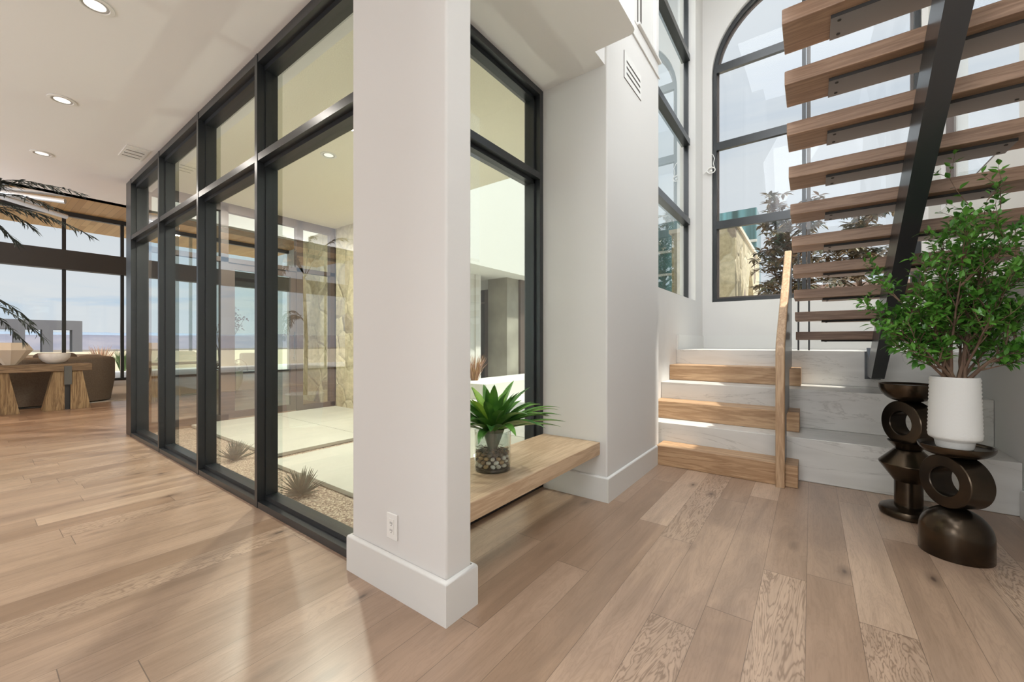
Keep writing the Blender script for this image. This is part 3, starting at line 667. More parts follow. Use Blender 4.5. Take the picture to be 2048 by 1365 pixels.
def downlight(x, y, z, label, power=7, r=.062):
    t = thing('downlight', label, 'ceiling light', (x, y, z))
    MB().lathe([(r * 1.42, 0), (r * 1.40, -.004), (r * 1.08, -.006), (r, -.002), (r * .93, .0), (r * .93, .001), (r * 1.42, .001)], (x, y, z - .0012), 40).obj('trim_ring', M['plastic'], t, smooth=True)
    MB().lathe([(r * .99, -.003), (r * .98, -.0045), (r * .8, -.002), (r * .80, -.0008), (r * .99, -.0008)], (x, y, z - .0008), 40).obj('baffle', pmat('baffle_grey', (.42, .40, .37), .5), t, smooth=True)
    em = MATS.get('lens')
    if not em:
        em = bpy.data.materials.new('lens'); em.use_nodes = True; b = em.node_tree.nodes['Principled BSDF']; b.inputs['Emission Color'].default_value = (1, .96, .9, 1); b.inputs['Emission Strength'].default_value = .8; MATS['lens'] = em
    MB().lathe([(0, -.003), (r * .8, -.003), (r * .8, -.001), (0, -.001)], (x, y, z), 32).obj('lens', em, t)
    ld = bpy.data.lights.new('downlight_lamp', 'AREA'); ld.shape = 'DISK'; ld.size = .12; ld.energy = power; ld.color = (1, .93, .84)
    lo = bpy.data.objects.new('lamp', ld); COL.objects.link(lo); lo.parent = t; lo.location = (0, 0, -.02)
    return t
downlight(-3.472, .466, CZ, 'round recessed downlight nearest the camera at the top of the picture')
downlight(-5.05, .484, CZ, 'middle recessed downlight of the row in the hall ceiling')
downlight(-6.646, .492, CZ, 'farthest small recessed downlight before the timber ceiling')
downlight(-4.413, 2.46, 3.30, 'round white downlight in the cream porch ceiling outside', 105)
downlight(-6.2, 2.46, 3.30, 'extra downlight added in the porch ceiling nearest the brown doors', 75)  # extra fixture added to brighten the porch
for (gx, gy, gw, gl) in ((-3.1, 2.70, 12, 'small round fill light added in the pale porch paving behind the pillar'),):
    t = thing('porch_fill', gl, 'fill light', (gx, gy, -.0115))  # invented fixture, added as fill for the porch ceiling
    MB().lathe([(.05, 0), (.062, 0), (.062, .012), (.056, .016), (.05, .012)], (gx, gy, -.0115), 32).obj('housing', M['steel'], t, smooth=True)
    MB().lathe([(0, .006), (.05, .006), (.05, .009), (0, .009)], (gx, gy, -.0115), 32).obj('lens', MATS['lens'], t)
    ld = bpy.data.lights.new('porch_fill_lamp', 'AREA'); ld.shape = 'DISK'; ld.size = .09; ld.energy = gw; ld.color = (1, .97, .88)
    lo = bpy.data.objects.new('lamp', ld); COL.objects.link(lo); lo.parent = t; lo.location = (0, 0, .02); lo.rotation_euler = (PI, 0, 0)
# loose cable at the arched window
cb = thing('loose_cable', 'white coiled loose cable hanging at the left edge of the arched window', 'cable', (AX0 - .02, FY - .03, 3.85))
cc = Vector((AX0 - .01, FY - .03, 3.83))
m = MB(); pts = [cc + Vector((.055 * math.cos(a), -.012 * math.sin(a * .5), .045 * math.sin(a))) for a in [2 * PI * 1.6 * i / 40 for i in range(41)]]
m.tube(pts, .008, 8); m.tube([cc + Vector((.055, 0, 0)), cc + Vector((.03, .0, .10)), cc + Vector((.045, .01, .18)), cc + Vector((.02, .03, .25)), cc + Vector((-.005, .03, .27))], .005, 8)
m.tube([cc + Vector((-.0, 0, -.02)), cc + Vector((-.07, -.01, -.0)), cc + Vector((-.11, 0, -.035))], .006, 8)
m.ball(cc + Vector((.0, -.01, -.01)), .022, 2)
m.obj('coil', M['plastic'], cb, smooth=True)

# ================================================================== SIDE TABLES
def arcprof(r, z0, z1, n=8): return [(r * math.cos(PI / 2 * i / n), z0 + (z1 - z0) * math.sin(PI / 2 * i / n)) for i in range(n + 1)]
def dish(m, c, R, z0, z1):
    prof = [(0, z0)] + [(R * .30 + R * .70 * math.sin(PI / 2 * i / 8), z0 + (z1 - z0) * (1 - math.cos(PI / 2 * i / 8))) for i in range(9)]
    prof += [(R * .985, z1 + .002), (R * .95, z1), (R * .9, z1 - .010), (0, z1 - .013)]
    return m.lathe(prof, c, 64)
def ring(m, c, R, r, th, ang):
    ax = Vector((math.cos(ang), math.sin(ang), 0)); h = th / 2; e = .004
    return m.lathe([(r, -h + e), (r + e, -h), (R - e, -h), (R, -h + e), (R, h - e), (R - e, h), (r + e, h), (r, h - e), (r, -h + e)], c, 64, ax)
T1 = (.637, 3.235)
t1 = thing('side_table', 'front bronze sculptural side table with domed base, holding the white planter', 'side table', (*T1, 0))
MB().lathe([(0, .0005), (.144, .0005), (.146, .004)] + [(.146, .11)] + [(p[0], p[1]) for p in arcprof(.146, .12, .262, 12)[0:]], (*T1, 0), 64).obj('base', M['bronze'], t1, smooth=True)
ring(MB(), (T1[0], T1[1], .262 + .138), .143, .078, .125, math.radians(214)).obj('ring', M['bronze'], t1, smooth=True)
dish(MB(), (*T1, 0), .151, .537, .600).obj('dish', M['bronze'], t1, smooth=True)
T2 = (.525, 3.76)
t2 = thing('side_table', 'rear bronze sculptural side table with stacked cones on a round foot', 'side table', (*T2, 0))
MB().lathe([(0, .0005), (.13, .0005), (.147, .012), (.152, .032), (.145, .052), (.12, .066), (.08, .072), (0, .072)], (*T2, 0), 64).obj('foot', M['bronze'], t2, smooth=True)
MB().lathe([(.072, .072), (.072, .235)], (*T2, 0), 64).obj('column', M['bronze'], t2, smooth=True)
MB().lathe([(0, .232), (.075, .235), (.150, .345), (.152, .352), (.150, .358), (.072, .445), (0, .446)], (*T2, 0), 64).obj('double_cone', M['bronze'], t2, smooth=True)
MB().lathe([(0, .446), (.062, .447), (.108, .500), (.104, .502), (.06, .478), (0, .475)], (*T2, 0), 64).obj('cup', M['bronze'], t2, smooth=True)
ring(MB(), (T2[0], T2[1], .475 + .148), .148, .078, .11, math.radians(214)).obj('ring', M['bronze'], t2, smooth=True)
dish(MB(), (*T2, 0), .152, .77, .885).obj('dish', M['bronze'], t2, smooth=True)

# ================================================================== POTTED SHRUB
pc = Vector((.630, 3.215, .590))
po = thing('potted_plant', 'leafy green shrub in a ribbed white planter on the bronze side table', 'plant', pc)
prof = [(0, .0), (.070, .0), (.074, .01), (.078, .035), (.080, .04), (.100, .052), (.104, .062)]
nb = 30
for i in range(nb + 1):
    t = i / nb; z = .07 + .31 * t; R = .105 - .008 * t
    prof.append((R + .0018 * (1 if i % 2 else -1), z))
prof += [(.094, .386), (.088, .382), (.088, .36), (0, .355)]
MB().lathe(prof, pc, 64).obj('planter', M['pot'], po, smooth=True)
MB().lathe([(0, .362), (.087, .357)], pc, 24).obj('soil', pmat('potting_soil', (.04, .028, .02), .95), po)
st_ = MB(); lf = MB(); rnd = random.Random(11)
top = pc + Vector((0, 0, .36))
Rv = Vector((math.cos(YAW), math.sin(YAW), 0)); Fv = Vector((-math.sin(YAW), math.cos(YAW), 0))
def leaves_on(p0, p1, cnt, ls=.043):
    d = (p1 - p0).normalized()
    for k in range(cnt):
        t = (k + rnd.random() * .6) / cnt
        p = p0.lerp(p1, t); a = k * 2.4 + rnd.random()
        s1 = d.orthogonal().normalized(); s2 = d.cross(s1)
        out = (s1 * math.cos(a) + s2 * math.sin(a)) * .9 + d * .55 + Vector((0, 0, .15))
        l = ls * rnd.uniform(.75, 1.3)
        lf.leaf(p + out.normalized() * .006, out, Vector((rnd.uniform(-.5, .5), rnd.uniform(-.5, .5), 1)), l, l * .48, .15, rnd.uniform(0, .35))
def branch(p, d, ln, r, lvl):
    n = 6; pts = [p.copy()]; q = p.copy(); dd = d.normalized()
    for i in range(n):
        dd = (dd + Vector((rnd.uniform(-.12, .12), rnd.uniform(-.12, .12), rnd.uniform(-.02, .10)))).normalized()
        q = q + dd * ln / n; pts.append(q.copy())
    st_.tube(pts, [r * (1 - .75 * i / n) for i in range(n + 1)], 6)
    if lvl == 2:
        leaves_on(pts[1], pts[-1], 6); return
    if lvl == 1:
        leaves_on(pts[3], pts[-1], 5)
    k0 = 1 if lvl else 2
    for i in range(k0, n + 1):
        for _ in range(2 if lvl == 0 else (1 if i < n else 2)):
            a = rnd.uniform(0, 2 * PI); s1 = dd.orthogonal().normalized(); s2 = dd.cross(s1)
            nd = dd * .8 + (s1 * math.cos(a) + s2 * math.sin(a)) * .75 + Vector((0, 0, .12))
            if (lvl == 0 and i < 3 and rnd.random() < .45) or (lvl == 1 and rnd.random() < .22): continue
            branch(pts[i], nd, ln * (rnd.uniform(.34, .5) if lvl == 0 else rnd.uniform(.28, .42)), r * .42, lvl + 1)
# (right, up, away) targets of the main stems in metres from the planter rim
stems = [(-.15, .58, .10), (-.26, .50, .02), (-.33, .33, .0), (-.28, .20, -.03), (-.05, .66, .0), (.07, .86, .05), (.17, .70, -.05), (.27, .50, .05), (.34, .36, 0), (.26, .24, -.08), (-.18, .34, -.12), (.08, .45, -.15), (.0, .42, .16), (.20, .38, .18)]
for i, (a, b_, c_) in enumerate(stems):
    v = Rv * a * .78 + Vector((0, 0, b_)) + Fv * c_
    base = top + Vector((rnd.uniform(-.035, .035), rnd.uniform(-.035, .035), -.02))
    branch(base, v, v.length * .98, .0085 if i % 3 else .012, 0)
st_.obj('stems', M['bark'], po, smooth=True)
lf.obj_raw('leaves', M['leaf'], po)

# ================================================================== GLASS VASE PLANT ON BENCH
vc = Vector((-1.488, 1.822, .4305))
VR, VH = .106, .225
vp = thing('glass_vase_plant', 'strap leaved green plant standing in a clear glass cylinder on the bench', 'plant', vc)
MB().lathe([(0, 0), (VR, 0), (VR, VH), (VR - .003, VH), (VR - .003, .004), (0, .004)], vc, 64).obj('glass_cylinder', M['vaseglass'], vp, smooth=True)
MB().lathe([(0, .005), (VR - .005, .005), (VR - .005, .018), (0, .02)], vc, 32).obj('dark_sand', pmat('dark_sand', (.05, .04, .03), .9), vp)
rnd = random.Random(5)
tw_ = MB()
for i in range(46):
    a = rnd.uniform(0, 2 * PI); p = vc + Vector((.015 * math.cos(a), .015 * math.sin(a), .115)); pts = [p]
    for k in range(6):
        a += rnd.uniform(-.8, .8); p = p + Vector((.019 * math.cos(a), .019 * math.sin(a), rnd.uniform(-.010, .009)))
        q = p - vc; rr_ = math.hypot(q.x, q.y)
        if rr_ > VR - .008: p = vc + Vector((q.x / rr_ * (VR - .009), q.y / rr_ * (VR - .009), q.z))
        p.z = max(p.z, vc.z + .103); pts.append(p.copy())
    tw_.tube(pts, .0013, 5)
tw_.obj('roots', M['twig'], vp)
stalk = MB()
for k in range(3):
    a = k * 2.1 + .4; stalk.tube([vc + Vector((.012 * math.cos(a), .012 * math.sin(a), .06)), vc + Vector((.014 * math.cos(a), .014 * math.sin(a), .13)), vc + Vector((.03 * math.cos(a), .03 * math.sin(a), .235))], [.014, .018, .042], 10)
stalk.obj('stalks', pmat('leaf_sheath', (.10, .15, .09), .5, var=(.20, .17, .12), vscale=20), vp, smooth=True)
def strap(m, base, az, elev, ln, wd, droop):
    n = 14; d = Vector((math.cos(az), math.sin(az), 0)); p = base.copy(); e = elev; rows = []
    side = Vector((-math.sin(az), math.cos(az), 0))
    for i in range(n + 1):
        t = i / n; w = wd * (.35 + 1.3 * t if t < .5 else 1.0) * 1.0; w = wd * min(1, .38 + 1.6 * t) * (1 - max(0, (t - .45) / .55) ** 2.2)
        nn = -d * math.sin(e) + Vector((0, 0, math.cos(e)))
        rows.append((m.bm.verts.new(p + side * w * .5 + nn * w * .22), m.bm.verts.new(p), m.bm.verts.new(p - side * w * .5 + nn * w * .22)))
        p = p + (d * math.cos(e) + Vector((0, 0, math.sin(e)))) * ln / n; e -= droop / n * (.5 + t * 1.2)
    for a, b_ in zip(rows, rows[1:]):
        m.bm.faces.new((a[0], a[1], b_[1], b_[0])); m.bm.faces.new((a[1], a[2], b_[2], b_[1]))
lv = MB(); lv2 = MB()
for i in range(58):
    t = i / 58; az = i * 2.39996 + .3; el = math.radians(80 - 54 * t ** .8 + rnd.uniform(-5, 5))
    ln = rnd.uniform(.27, .36) * (1.0 if t > .15 else .85) * (1.1 if t > .55 else 1)
    b0 = vc + Vector((.014 * math.cos(az), .014 * math.sin(az), .205))
    strap(lv2 if i in (1, 3, 4, 6, 9, 12, 15, 19) else lv, b0, az, el, ln, .060, .30 + .80 * t)
# long arching leaves towards the window wall end
for az, el, ln, dr_ in ((.85, .62, .44, .8), (.55, .55, .42, .75), (1.05, .5, .46, .7), (.7, .32, .44, .5), (.95, .2, .44, .5)):
    strap(lv, vc + Vector((.0, .01, .21)), az, el, ln, .046, dr_)
lv.obj_raw('leaves', M['strap'], vp, smooth=True); lv2.obj_raw('young_leaves', M['strap2'], vp, smooth=True)['label'] = 'bright yellow green inner leaves'
pebs = [pmat('pebble_a', (.30, .20, .12), .3), pmat('pebble_b', (.62, .56, .48), .3), pmat('pebble_c', (.14, .115, .09), .3), pmat('pebble_d', (.45, .30, .15), .3), pmat('pebble_e', (.80, .76, .70), .3)]
pm = []
for k in range(5):
    m = MB().ball((0, 0, 0), .0185, 2, (1.0, .85, .70)); o = m.obj('pebble_source', pebs[k], smooth=True); pm.append(o.data); bpy.data.objects.remove(o)
cnt = 0
for lay in range(4):
    z = .033 + lay * .0215
    for (R, nn_) in ((.083, 14), (.055, 9), (.022, 4)):
        if lay < 3 and R < .08: continue
        for i in range(nn_):
            a = 2 * PI * (i + .5 * lay + rnd.uniform(-.1, .1)) / nn_
            kk = rnd.randrange(5); o = bpy.data.objects.new('pebble', pm[kk]); COL.objects.link(o)
            o.location = vc + Vector((R * math.cos(a), R * math.sin(a), z)); o.rotation_euler = (rnd.uniform(-.4, .4), rnd.uniform(-.4, .4), rnd.uniform(0, 6)); s_ = rnd.uniform(.82, 1.0); o.scale = (s_,) * 3
            cn = ('brown', 'cream', 'dark grey', 'tan', 'white')[kk]; tag(o, 'small smooth %s pebble in the bottom of the glass cylinder on the bench' % cn, 'pebble', '%s pebbles in the glass cylinder' % cn)
fl_ = MB().lathe([(0, .019), (.066, .019), (.066, .080), (0, .080)], vc, 24).obj('pebble_core', M['dark'], vp)
fl_.name = 'dark_fill'

# ================================================================== GREAT ROOM
LX = -17.5
win = struct(bpy.data.objects.new('window_8', None)); COL.objects.link(win); win.location = (LX, 0, 0)
MB().box(LX - .07, LX + .07, -8, 8, 4.87, 4.998).obj('rail', M['black'], win)
MB().box(LX - .07, LX + .07, -8, 8, .0, .07).obj('sill', M['black'], win)
MB().box(LX - .12, LX + .16, -8, 8, 3.30, 3.86).obj('beam', pmat('dark_beam', (.045, .04, .035), .5), win)
for y in (-7, -4.4, -2.1, -.8, 1.715, 2.955, 5.2, 7.4): MB().box(LX - .06, LX + .02, y - .04, y + .04, 0, 4.98).obj('mullion', M['black'], win)
for y0, y1 in ((-7, -4.4), (-4.4, -2.1), (-2.1, -.8), (-.8, 1.715), (1.715, 2.955), (2.955, 5.2), (5.2, 7.4)):
    for z0, z1 in ((.07, 3.30), (3.86, 4.87)): B(LX - .005, LX + .005, y0 + .05, y1 - .05, z0, z1).obj('glass', M['glass2'], win)
struct(B(-17.6, -7.1, 8.0, 8.2, 0, 5.0).obj('wall_side', M['wall']))
struct(B(-15.2, -14.7, -8, .1, 4.72, 4.998).obj('trim_5', pmat('dark_walnut', (.05, .028, .018), .6)))
# console table
ct = thing('console_table', 'long weathered timber console table behind the brown sofa', 'table', (-10.5, .2, 0))
B(-10.72, -10.38, -.55, 1.36, .675, .80, bev=.006).obj('tabletop', M['weathered_y'], ct)
def trap(yb0, yb1, yt0, yt1, nm='leg'): MB().prism([(yb0, .001), (yb1, .001), (yt1, .672), (yt0, .672)], 0, -10.66, -10.42).obj(nm, M['weathered'], ct)
trap(.775, 1.03, .90, 1.03); trap(1.10, 1.345, 1.10, 1.24); trap(.28, .535, .28, .42); trap(-.05, .21, .08, .21)
B(-10.60, -10.48, 1.03, 1.10, .001, .672).obj('steel_bar', M['steel'], ct); B(-10.60, -10.48, .21, .28, .001, .672).obj('steel_bar', M['steel'], ct)
B(-10.376, -10.366, 1.02, 1.11, .44, .76).obj('steel_bracket', pmat('grey_steel', (.10, .10, .09), .5), ct)
# vase and bowl on it
va = thing('faceted_vase', 'large tan faceted stoneware vase on the console table', 'vase', (-10.55, .43, .801))
m = MB(); prof = [(0, .0), (.10, .0), (.34, .30), (.19, .42), (.16, .42), (.30, .30), (0, .05)]
m.lathe([(0, 0), (.075, 0), (.25, .245), (.18, .365), (.155, .365), (.155, .31), (0, .31)], (-10.55, .44, .801), 9)
m.obj('body', pmat('tan_stoneware', (.62, .54, .43), .85, bump=.2, bscale=60), va)
bo = thing('white_bowl', 'wide white stone bowl on the console table beside the tan vase', 'bowl', (-10.55, .95, .801))
MB().lathe([(0, 0), (.07, 0), (.135, .04), (.18, .10), (.192, .16), (.185, .185), (.175, .18), (.178, .155), (.16, .10), (0, .05)], (-10.55, .925, .801), 48).obj('body', pmat('white_stone', (.80, .78, .74), .5, var=(.62, .59, .54), vscale=9), bo, smooth=True)
# sofas
def cushion(m, x0, x1, y0, y1, z0, z1, b=.1): m.box(x0, x1, y0, y1, z0, z1, bev=b, seg=5)
sf = thing('sofa', 'brown curved back sofa behind the timber console table', 'sofa', (-11.6, .2, 0))
m = MB(); n = 28; pl = []
for i in range(n + 1):
    a = -PI / 2 + PI * i / n; pl.append((-11.85 + .78 * math.cos(a), .95 + .80 * math.sin(a) if a > 0 else None))
pts2 = [(-11.07, -.9), (-11.07, 1.0)] + [(-11.55 + .48 * math.cos(a), 1.0 + .78 * math.sin(a)) for a in [PI / 2 * i / 10 for i in range(1, 11)]] + [(-12.6, 1.78), (-12.6, 1.48), (-11.6, 1.48), (-11.42, 1.3), (-11.38, 1.0), (-11.38, -.9)]
def loft(m, pts2, z0, z1, rnd_=.06, splay=.0):
    cx_ = sum(p[0] for p in pts2) / len(pts2); rows = []
    for z, k in ((z0, .0), (z0 + .02, .0), ((z0 + z1) / 2, splay), (z1 - rnd_, splay), (z1 - rnd_ * .3, splay * .8 - rnd_ * .3), (z1, -rnd_)):
        rows.append([(p, k, z) for p in pts2])
    vs = []
    n = len(pts2)
    for row in rows:
        r_ = []
        for i, (p, k, z) in enumerate(row):
            a = Vector(pts2[i - 1]); b_ = Vector(pts2[(i + 1) % n]); t = (b_ - a).normalized(); nr = Vector((t.y, -t.x))
            r_.append(m.bm.verts.new((p[0] + nr.x * k, p[1] + nr.y * k, z)))
        vs.append(r_)
    for a, b_ in zip(vs, vs[1:]):
        for i in range(n): m.bm.faces.new((a[i], a[(i + 1) % n], b_[(i + 1) % n], b_[i]))
    m.bm.faces.new(vs[-1]); m.bm.faces.new(vs[0][::-1])
loft(m, pts2, .04, .90, .07, .06)
m.obj('backrest', M['sofa'], sf, smooth=True)
m = MB(); cushion(m, -12.55, -11.4, -.9, 1.46, .05, .43, .06); m.obj('seat', M['sofa'], sf, smooth=True)
for i, yy in enumerate((-.4, .35, 1.05)):
    m = MB(); cushion(m, -12.05, -11.66, yy - .28, yy + .28, .435, .97, .09); o = m.obj('pillow', pmat('dark_pillow', (.11, .08, .06), .95), smooth=True)
    tag(o, ['dark brown pillow against the sofa back, nearest the picture edge', 'dark brown pillow in the middle of the brown sofa', 'dark brown pillow at the curved end of the brown sofa'][i], 'pillow', 'pillows on the brown sofa')
s2 = thing('sofa', 'striped cream sofa facing away beyond the brown sofa', 'sofa', (-15.6, 1.5, 0))
strm = pmat('striped_fabric', (.66, .60, .50), .95, var=(.42, .36, .28), vscale=1.0, stretch=(14, 14, .2))
m = MB(); cushion(m, -15.9, -15.5, .2, 2.25, .03, .86, .10); m.obj('backrest', strm, s2, smooth=True)
m = MB(); cushion(m, -15.5, -14.7, .2, 2.25, .03, .45, .08); m.obj('seat', strm, s2, smooth=True)
tag(B(-16.9, -11.2, -3, 3.4, .001, .014).obj('area_rug', M['rug']), 'pale area rug under the two sofas in the great room', 'rug')
# chandelier of crossing tubes
ch = thing('chandelier', 'chandelier of crossing pale metal tubes under the timber ceiling', 'chandelier', (-13.6, .5, 5.0))
MB().lathe([(0, 0), (.12, 0), (.12, -.03), (0, -.03)], (-13.6, .3, 4.998), 24).obj('canopy', M['tube'], ch)
MB().tube([(-13.6, .3, 4.97), (-13.6, .3, 4.35)], .02).obj('rod', M['tube'], ch)
for i, (a, el, z) in enumerate(((80, 6, 4.38), (60, -3, 4.30), (105, -8, 4.25), (30, 5, 4.42), (140, 3, 4.35))):
    v = Vector((math.cos(math.radians(a)), math.sin(math.radians(a)), math.sin(math.radians(el)))) * 1.15; c0 = Vector((-13.6, .3, z))
    MB().tube([c0 - v, c0 + v], .052, 12).obj('tube', M['tube'], ch, smooth=True)
# side table with flowering branches, pots (seen through the porch glass)
tb = thing('low_counter', 'narrow white topped counter seen through the window wall', 'table', (-10.83, 2.86, 0))
B(-11.05, -10.62, 1.98, 3.74, .71, .75, bev=.004).obj('tabletop', M['plastic'], tb)
for (x, y) in ((-11.0, 2.03), (-10.67, 2.03), (-11.0, 3.69), (-10.67, 3.69)): B(x - .02, x + .02, y - .02, y + .02, 0.001, .72).obj('leg', M['steel'], tb)
vs_ = thing('flowering_branches', 'glass vase with pale pink blossoming branches on the narrow counter', 'plant', (-10.85, 3.50, .751))
MB().lathe([(0, 0), (.07, 0), (.08, .3), (.076, .3), (.067, .006), (0, .006)], (-10.85, 3.50, .751), 32).obj('vase', M['glass2'], vs_, smooth=True)
rnd = random.Random(3); bs = MB(); bl = MB()
for i in range(16):
    a = rnd.uniform(0, 2 * PI); tip = Vector((-10.85 + math.cos(a) * rnd.uniform(.1, .62), 3.50 + math.sin(a) * rnd.uniform(.1, .62), .751 + rnd.uniform(.75, 1.25)))
    b0 = Vector((-10.85, 3.50, .80)); mid = b0.lerp(tip, .45) + Vector((rnd.uniform(-.04, .04), rnd.uniform(-.04, .04), .06)); bs.tube([b0, mid, tip], [.008, .006, .003], 5)
    for k in range(16):
        t = rnd.uniform(.4, 1); q = mid.lerp(tip, t) + Vector((rnd.uniform(-.09, .09), rnd.uniform(-.09, .09), rnd.uniform(-.07, .07)))
        bl.leaf(q, Vector((rnd.uniform(-1, 1), rnd.uniform(-1, 1), rnd.uniform(-.5, 1))), Vector((0, 0, 1)), .06, .045)
bs.obj('branches', M['bark'], vs_); bl.obj_raw('blossom', pmat('dusky_pink', (.42, .28, .33), .8, var=(.12, .10, .09), vscale=20), vs_)
for i, (x, y, s_, lab) in enumerate(((-11.45, 3.90, 1.0, 'large cream urn planter with loop handle, right one of the pair'), (-12.1, 3.82, 1.0, 'large cream urn planter, left one of the pair'))):
    u = thing('urn_planter', lab, 'planter', (x, y, 0), 'cream urn planters')
    MB().lathe([(0, .001), (.13 * s_, .001), (.20 * s_, .15), (.235 * s_, .32), (.225 * s_, .46), (.20 * s_, .47), (.20 * s_, .42), (0, .40)], (x, y, 0), 40).obj('body', pmat('cream_glaze', (.66, .68, .52), .5), u, smooth=True)
    if i == 0: MB().tube([(x + .1 * math.cos(a) , y + .16 + .15 * math.cos(a), .47 + .28 * math.sin(a)) for a in [PI * k / 12 for k in range(13)]], .014, 8).obj('handle', M['twig'], u)
    sh = MB(); rnd = random.Random(20 + i)
    for k in range(60):
        a = rnd.uniform(0, 2 * PI); r_ = rnd.uniform(0, .17); p = Vector((x + r_ * math.cos(a), y + r_ * math.sin(a), rnd.uniform(.42, .62)))
        sh.leaf(p, Vector((math.cos(a), math.sin(a), rnd.uniform(.2, 1))), Vector((0, 0, 1)), .12, .06)
    sh.obj_raw('foliage', M['magnolia'], u)
ac = thing('armchair', 'pale slatted outdoor armchair beyond the porch doors', 'chair', (-12.6, 4.6, 0))
m = MB(); cushion(m, -13.0, -12.3, 4.2, 5.0, .30, .46, .05); m.obj('seat', M['rug'], ac, smooth=True)
m = MB(); cushion(m, -12.42, -12.28, 4.2, 5.0, .42, .85, .06); m.obj('backrest', M['rug'], ac, smooth=True)
for x in (-12.95, -12.35):
    for y in (4.25, 4.95): B(x - .03, x + .03, y - .03, y + .03, .001, .31).obj('leg', M['plastic'], ac)

ac.location = (-14.6, 5.5, 0)
# feathery dark plant at the left edge
rnd = random.Random(31)
PX, PYY = -5.75, -.25
pl_ = thing('feathery_plant', 'dark feathery fronds of a tall potted plant at the left edge', 'plant', (PX, PYY, 0))
MB().lathe([(0, .001), (.20, .001), (.25, .45), (.22, .45), (0, .40)], (PX, PYY, 0), 32).obj('pot', M['pot'], pl_, smooth=True)
MB().tube([(PX, PYY, .40), (PX + .03, PYY, 1.2), (PX, PYY + .02, 2.1)], [.03, .025, .018], 8).obj('trunk', M['bark'], pl_)
fd = MB()
def frond(b0, tip, w):
    n = 26; pts = []
    for i in range(n + 1):
        t = i / n; p = b0.lerp(tip, t) + Vector((0, 0, .22 * math.sin(PI * t * .9))); pts.append(p)
    fd.tube(pts, [.006 * (1 - .7 * i / n) for i in range(n + 1)], 5)
    for i in range(6, n + 1):
        d = (pts[min(i + 1, n)] - pts[i - 1]).normalized()
        for sgn in (-1, 1):
            for _ in range(2):
                sd_ = d.cross(Vector((0, 0, 1))).normalized() * sgn * rnd.uniform(.3, 1) + d * rnd.uniform(.8, 1.5) + Vector((0, 0, rnd.uniform(-.7, .25)))
                fd.leaf(pts[i], sd_, Vector((rnd.uniform(-1, 1), rnd.uniform(-1, 1), 1)), w * rnd.uniform(.6, 1.1), .011, .1, .2)
TIPS = [((-5.0, .58, 2.37), .10), ((-5.2, .46, 2.42), .09), ((-5.1, .46, 2.22), .10), ((-4.95, .62, 2.02), .12), ((-5.2, .42, 2.12), .10), ((-5.3, .33, 2.08), .11), ((-5.15, .38, 1.15), .10), ((-5.3, .32, 1.29), .10), ((-5.25, .28, 1.12), .10), ((-5.35, .25, 1.95), .12), ((-6.4, -.7, 2.8), .12), ((-5.8, -.9, 2.7), .12), ((-6.2, .2, 2.6), .12)]
for tip, w in (TIPS):
    z = 2.1 if tip[2] > 1.8 else 1.45
    frond(Vector((PX, PYY, z)), Vector(tip), w)
fd.obj_raw('fronds', M['palm'], pl_)

# ================================================================== OUTDOORS: great-room side
struct(B(-24.3, -17.57, -14, 14, -.25, -.02).obj('floor', M['concrete']))
w = B(-24.3, -24.0, -14, 14, -.02, .80); struct(w.obj('wall_garden', pmat('sand_wall', (.70, .62, .48), .9)))
pg = thing('pergola_frame', 'grey concrete frame with square posts beyond the garden wall', 'pergola', (-26, .5, -1))
greyc = pmat('grey_concrete', (.13, .125, .135), .8)
B(-26.35, -25.6, -2.6, 3.05, 1.72, 2.12).obj('lintel', greyc, pg)
for y in (3.05, 2.2, 1.45, .6, -.25, -1.1, -2.0): B(-26.35, -25.6, y - .30, y, -1.0, 1.72).obj('post', greyc, pg)
rnd = random.Random(77)
def tuft(name, c, h, n, spread, mat, label, cat='grass', w=.012):
    m = MB()
    for i in range(n):
        a = rnd.uniform(0, 2 * PI); r_ = rnd.uniform(0, .25) * spread
        p = Vector(c) + Vector((math.cos(a) * r_, math.sin(a) * r_, 0)); t = p + Vector((math.cos(a) * spread * rnd.uniform(.3, 1), math.sin(a) * spread * rnd.uniform(.3, 1), h * rnd.uniform(.6, 1)))
        m.tube([p, p.lerp(t, .5) + Vector((0, 0, h * .12)), t], [w, w * .7, w * .15], 4)
    return tag(m.obj(name, mat), label, cat)
tuft('dry_shrub', (-23.2, 3.3, -.02), 1.1, 90, .35, M['grass'], 'rust coloured dry shrub in front of the garden wall', 'shrub', .02)
tuft('green_shrub', (-23.3, 3.95, -.02), .95, 90, .35, pmat('garden_green', (.10, .16, .06), .8), 'small green shrub by the garden wall near the window post', 'shrub', .02)
